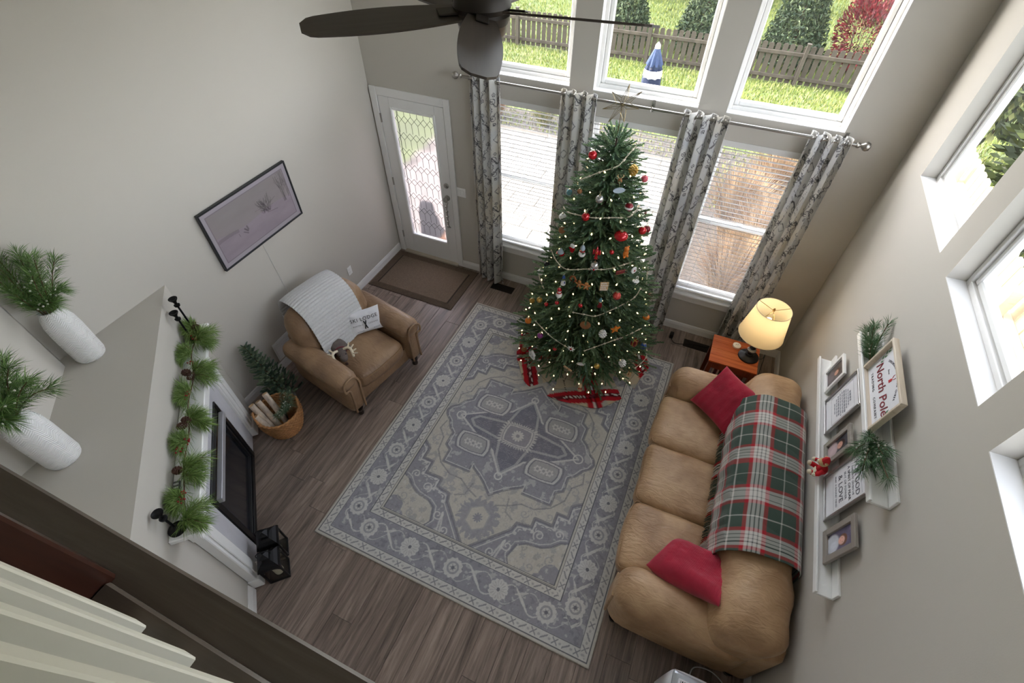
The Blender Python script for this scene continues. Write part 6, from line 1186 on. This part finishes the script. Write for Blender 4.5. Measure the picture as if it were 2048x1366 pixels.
for sx in (-1, 1):
    for k in range(7): a = sx*(.5+.25*k); x, y = sx*(.195+.006*k), .13+.018*k; lf.prism([(0,0),(.007,.012),(0,.03),(-.007,.012)], .0058, .0064, Matrix.Translation((x, y, 0)) @ Matrix.Rotation(-sx*(.9 if k % 2 else -.3), 4, 'Z'))
obj('sprig_print', lf.xf(M), GINKL, t); dr = MB().prism([(-.012,.178),(.008,.178),(.012,.2),(.004,.21),(-.006,.204)], .0058, .0066)
for s in (-1, 1): dr.tube([(.004+.004*s,.21,.0062),(.004+.014*s,.226,.0062),(.004+.012*s,.236,.0062)], .0015, 4)
obj('deer_print', dr.xf(M), mat('bright_red_ink', (190, 40, 44), .7), t)
def ledge_pine(y, dirs_, lab, seed, n=7):
    s = thing('pine_pick', lab, 'greenery', (4.90, y, 1.836)); tw = []; stm = MB(); bb = MB(); r = np.random.default_rng(seed)
    for i in range(n):
        d = np.array(dirs_)+r.normal(0, .26, 3)*np.array([.5, 1, .8]); e = d*.25; e[0] = min(e[0], .03); e[0] = max(e[0], -.09); q, pp = stem_samples([(0, 0, .012), tuple(e*.5+np.array([-.01, 0, .02])), tuple(e+np.array([0, 0, .02]))], 8); tw += q[2:]; stm.tube(pp, .0028, 5, False)
        for k in range(3): p = pp[r.integers(4, 14)]; bb.ball((p[0]-.015, p[1]+r.uniform(-.02, .02), p[2]+r.uniform(0, .03)), .005, 6)
    obj('needle', needles('needle', tw, .075, 16, seed, cols=((76,112,74),(96,132,92),(62,94,62),(118,146,110)), cone=.6), GREEN, s)['kind'] = 'stuff'; obj('stem', stm, TWIG, s); obj('berry', bb, WBER, s, .9)['kind'] = 'stuff'
ledge_pine(-1.78, (-.1, .75, .45), 'pine pick with white berries at the window end of the wooden sign', 81); ledge_pine(-2.38, (-.25, -.8, .15), 'pine pick with white berries past the other end of the wooden sign', 82, 9)
# small red teddy on the lower ledge
td = thing('teddy_bear', 'small tan teddy in a red outfit sitting on the lower ledge', 'plush toy', (4.868, -2.275, 1.268)); TRED = mat('teddy_red', (196, 30, 42), .9); TTAN = mat('teddy_tan', (214, 178, 134), .95, bump=.4, bscale=200)
obj('torso', MB().ball((0,0,.04), .034, 14, (.9,1,1.2)), TRED, td, .9); obj('head', MB().ball((-.02,.01,.10), .03, 14), TTAN, td, .9); obj('hat', MB().lathe([(.027,.11),(.02,.14),(.004,.165)], (-.015,.008,0), 12), TRED, td, .8); obj('muzzle', MB().ball((-.045,.012,.095), .013, 10), CR, td, .9); obj('nose', MB().ball((-.057,.013,.098), .004, 8), INK, td, .9)
for s in (-1, 1): obj('ear', MB().ball((-.012,.01+.027*s,.122), .011, 8), TTAN, td, .9); obj('arm', MB().tube([(-.005,.03*s,.06),(-.03,.055*s,.045),(-.045,.06*s,.04)], [.014,.013,.011], 8), TRED, td, .9); obj('paw', MB().ball((-.05,.061*s,.038), .0135, 8), CR, td, .9); obj('leg', MB().tube([(-.01,.02*s,.014),(-.045,.032*s,.0165),(-.06,.034*s,.017)], [.016,.016,.016], 8), TRED, td, .9); obj('foot', MB().ball((-.068,.035*s,.018), .0165, 8), CR, td, .9)
obj('card', MB().cb(-.052, -.046, -.05, -.01, .03, .062, .001), mat('card_cream', (226,214,190), .8), td)
# ------------------------------------------------------------------ ceiling fan
fan = thing('ceiling_fan', 'dark bronze five-blade ceiling fan above the room', 'ceiling fan', (2.626, -2.431, 3.605)); BRZ = mat('bronze_metal', (50, 43, 39), .5, metal=.3); BLW = wood_mat('fan_blade_wood', (56, 48, 43), (70, 61, 55), (82, 72, 66), .45, 0, .6, .04, .02)
obj('motor', MB().lathe([(.001,.11),(.06,.11),(.09,.095),(.11,.06),(.115,.03),(.105,.012),(.11,.0),(.10,-.03),(.001,-.03)], n=36), BRZ, fan, .6); obj('bowl', MB().lathe([(.10,-.03),(.095,-.06),(.07,-.09),(.05,-.10),(.05,-.115),(.035,-.13),(.001,-.135)], n=32), CHROME if False else mat('bronze_light', (104, 92, 82), .3, metal=.8), fan, .6)
obj('downrod', MB().tube([(0,0,.11),(0,0,H-3.62-.06)], .013, 12), BRZ, fan, .8); obj('canopy', MB().lathe([(.02,H-3.62-.09),(.06,H-3.62-.06),(.07,H-3.62-.001)], n=24), BRZ, fan, .6)
def blade():
    pts = []; n = 22; top = []; bot = []
    for i in range(n+1):
        t = i/n; x = .10+.585*t; w = .078*(.6+.4*math.sin(PI*(.08+.84*t)))*(1 if t < .9 else math.sqrt(max(0, 1-((t-.9)/.1)**2))*.55+.45); w = max(w, .004); top.append((x, w*1.0)); bot.append((x, -w*1.0))
    return MB().prism(bot+top[::-1], -.004, .004, Matrix.Rotation(math.radians(-15), 4, 'X')).mesh('blade')
bl = blade()
for k in range(5):
    a = math.radians(7.2+72*k); b_ = link('blade', bl, BLW, fan, (0, 0, .01), (0, 0, a)); obj('blade_iron', MB().cb(.07, .18, -.025, .025, .006, .014, .003).xf(Matrix.Rotation(math.radians(-15), 4, 'X')), BRZ, b_)
# ------------------------------------------------------------------ air purifier on the floor
ap = thing('air_purifier', 'white air purifier with grille top beside the sofa end', 'air purifier', (4.56, -3.70, 0)); APW = mat('purifier_white', (226, 226, 230), .4)
obj('body', MB().soft((0,0,.275), (.215,.165,.27), .05, (8,8,8), (.01,.02,0)), APW, ap, .9); obj('top_ring', MB().soft((0,0,.54), (.20,.15,.012), .011, (8,8,3)), mat('purifier_silver', (176,180,186), .3, metal=.5), ap, .9); obj('top_panel', MB().soft((.0,.0,.549), (.165,.115,.008), .007, (8,8,3)), APW, ap, .9)
for (cx_, cy_) in ((-.09, .055), (-.09, -.055), (.055, .055), (.055, -.055)):
    g_ = obj('grille', MB().box(cx_-.06, cx_+.06, cy_-.048, cy_+.048, .5555, .5575), mat('grille_dark', (34,36,40), .7), ap); mb = MB()
    for i in range(9): mb.cb(cx_-.06+.0135*i+.002, cx_-.06+.0135*i+.0075, cy_-.048, cy_+.048, .557, .563, .001)
    obj('slat', mb.cb(cx_-.06, cx_+.06, cy_-.003, cy_+.003, .5572, .564, .001), APW, g_)
obj('cord', MB().tube(catmull([(.04,.165,.04),(.02,.24,.012),(.04,.345,.006),(.16,.37,.006),(.27,.31,.006),(.33,.2,.02),(.365,.17,.2),(.385,.17,.33)], 8), .0042, 6), mat('white_cord', (220,220,220), .6), ap, .9)
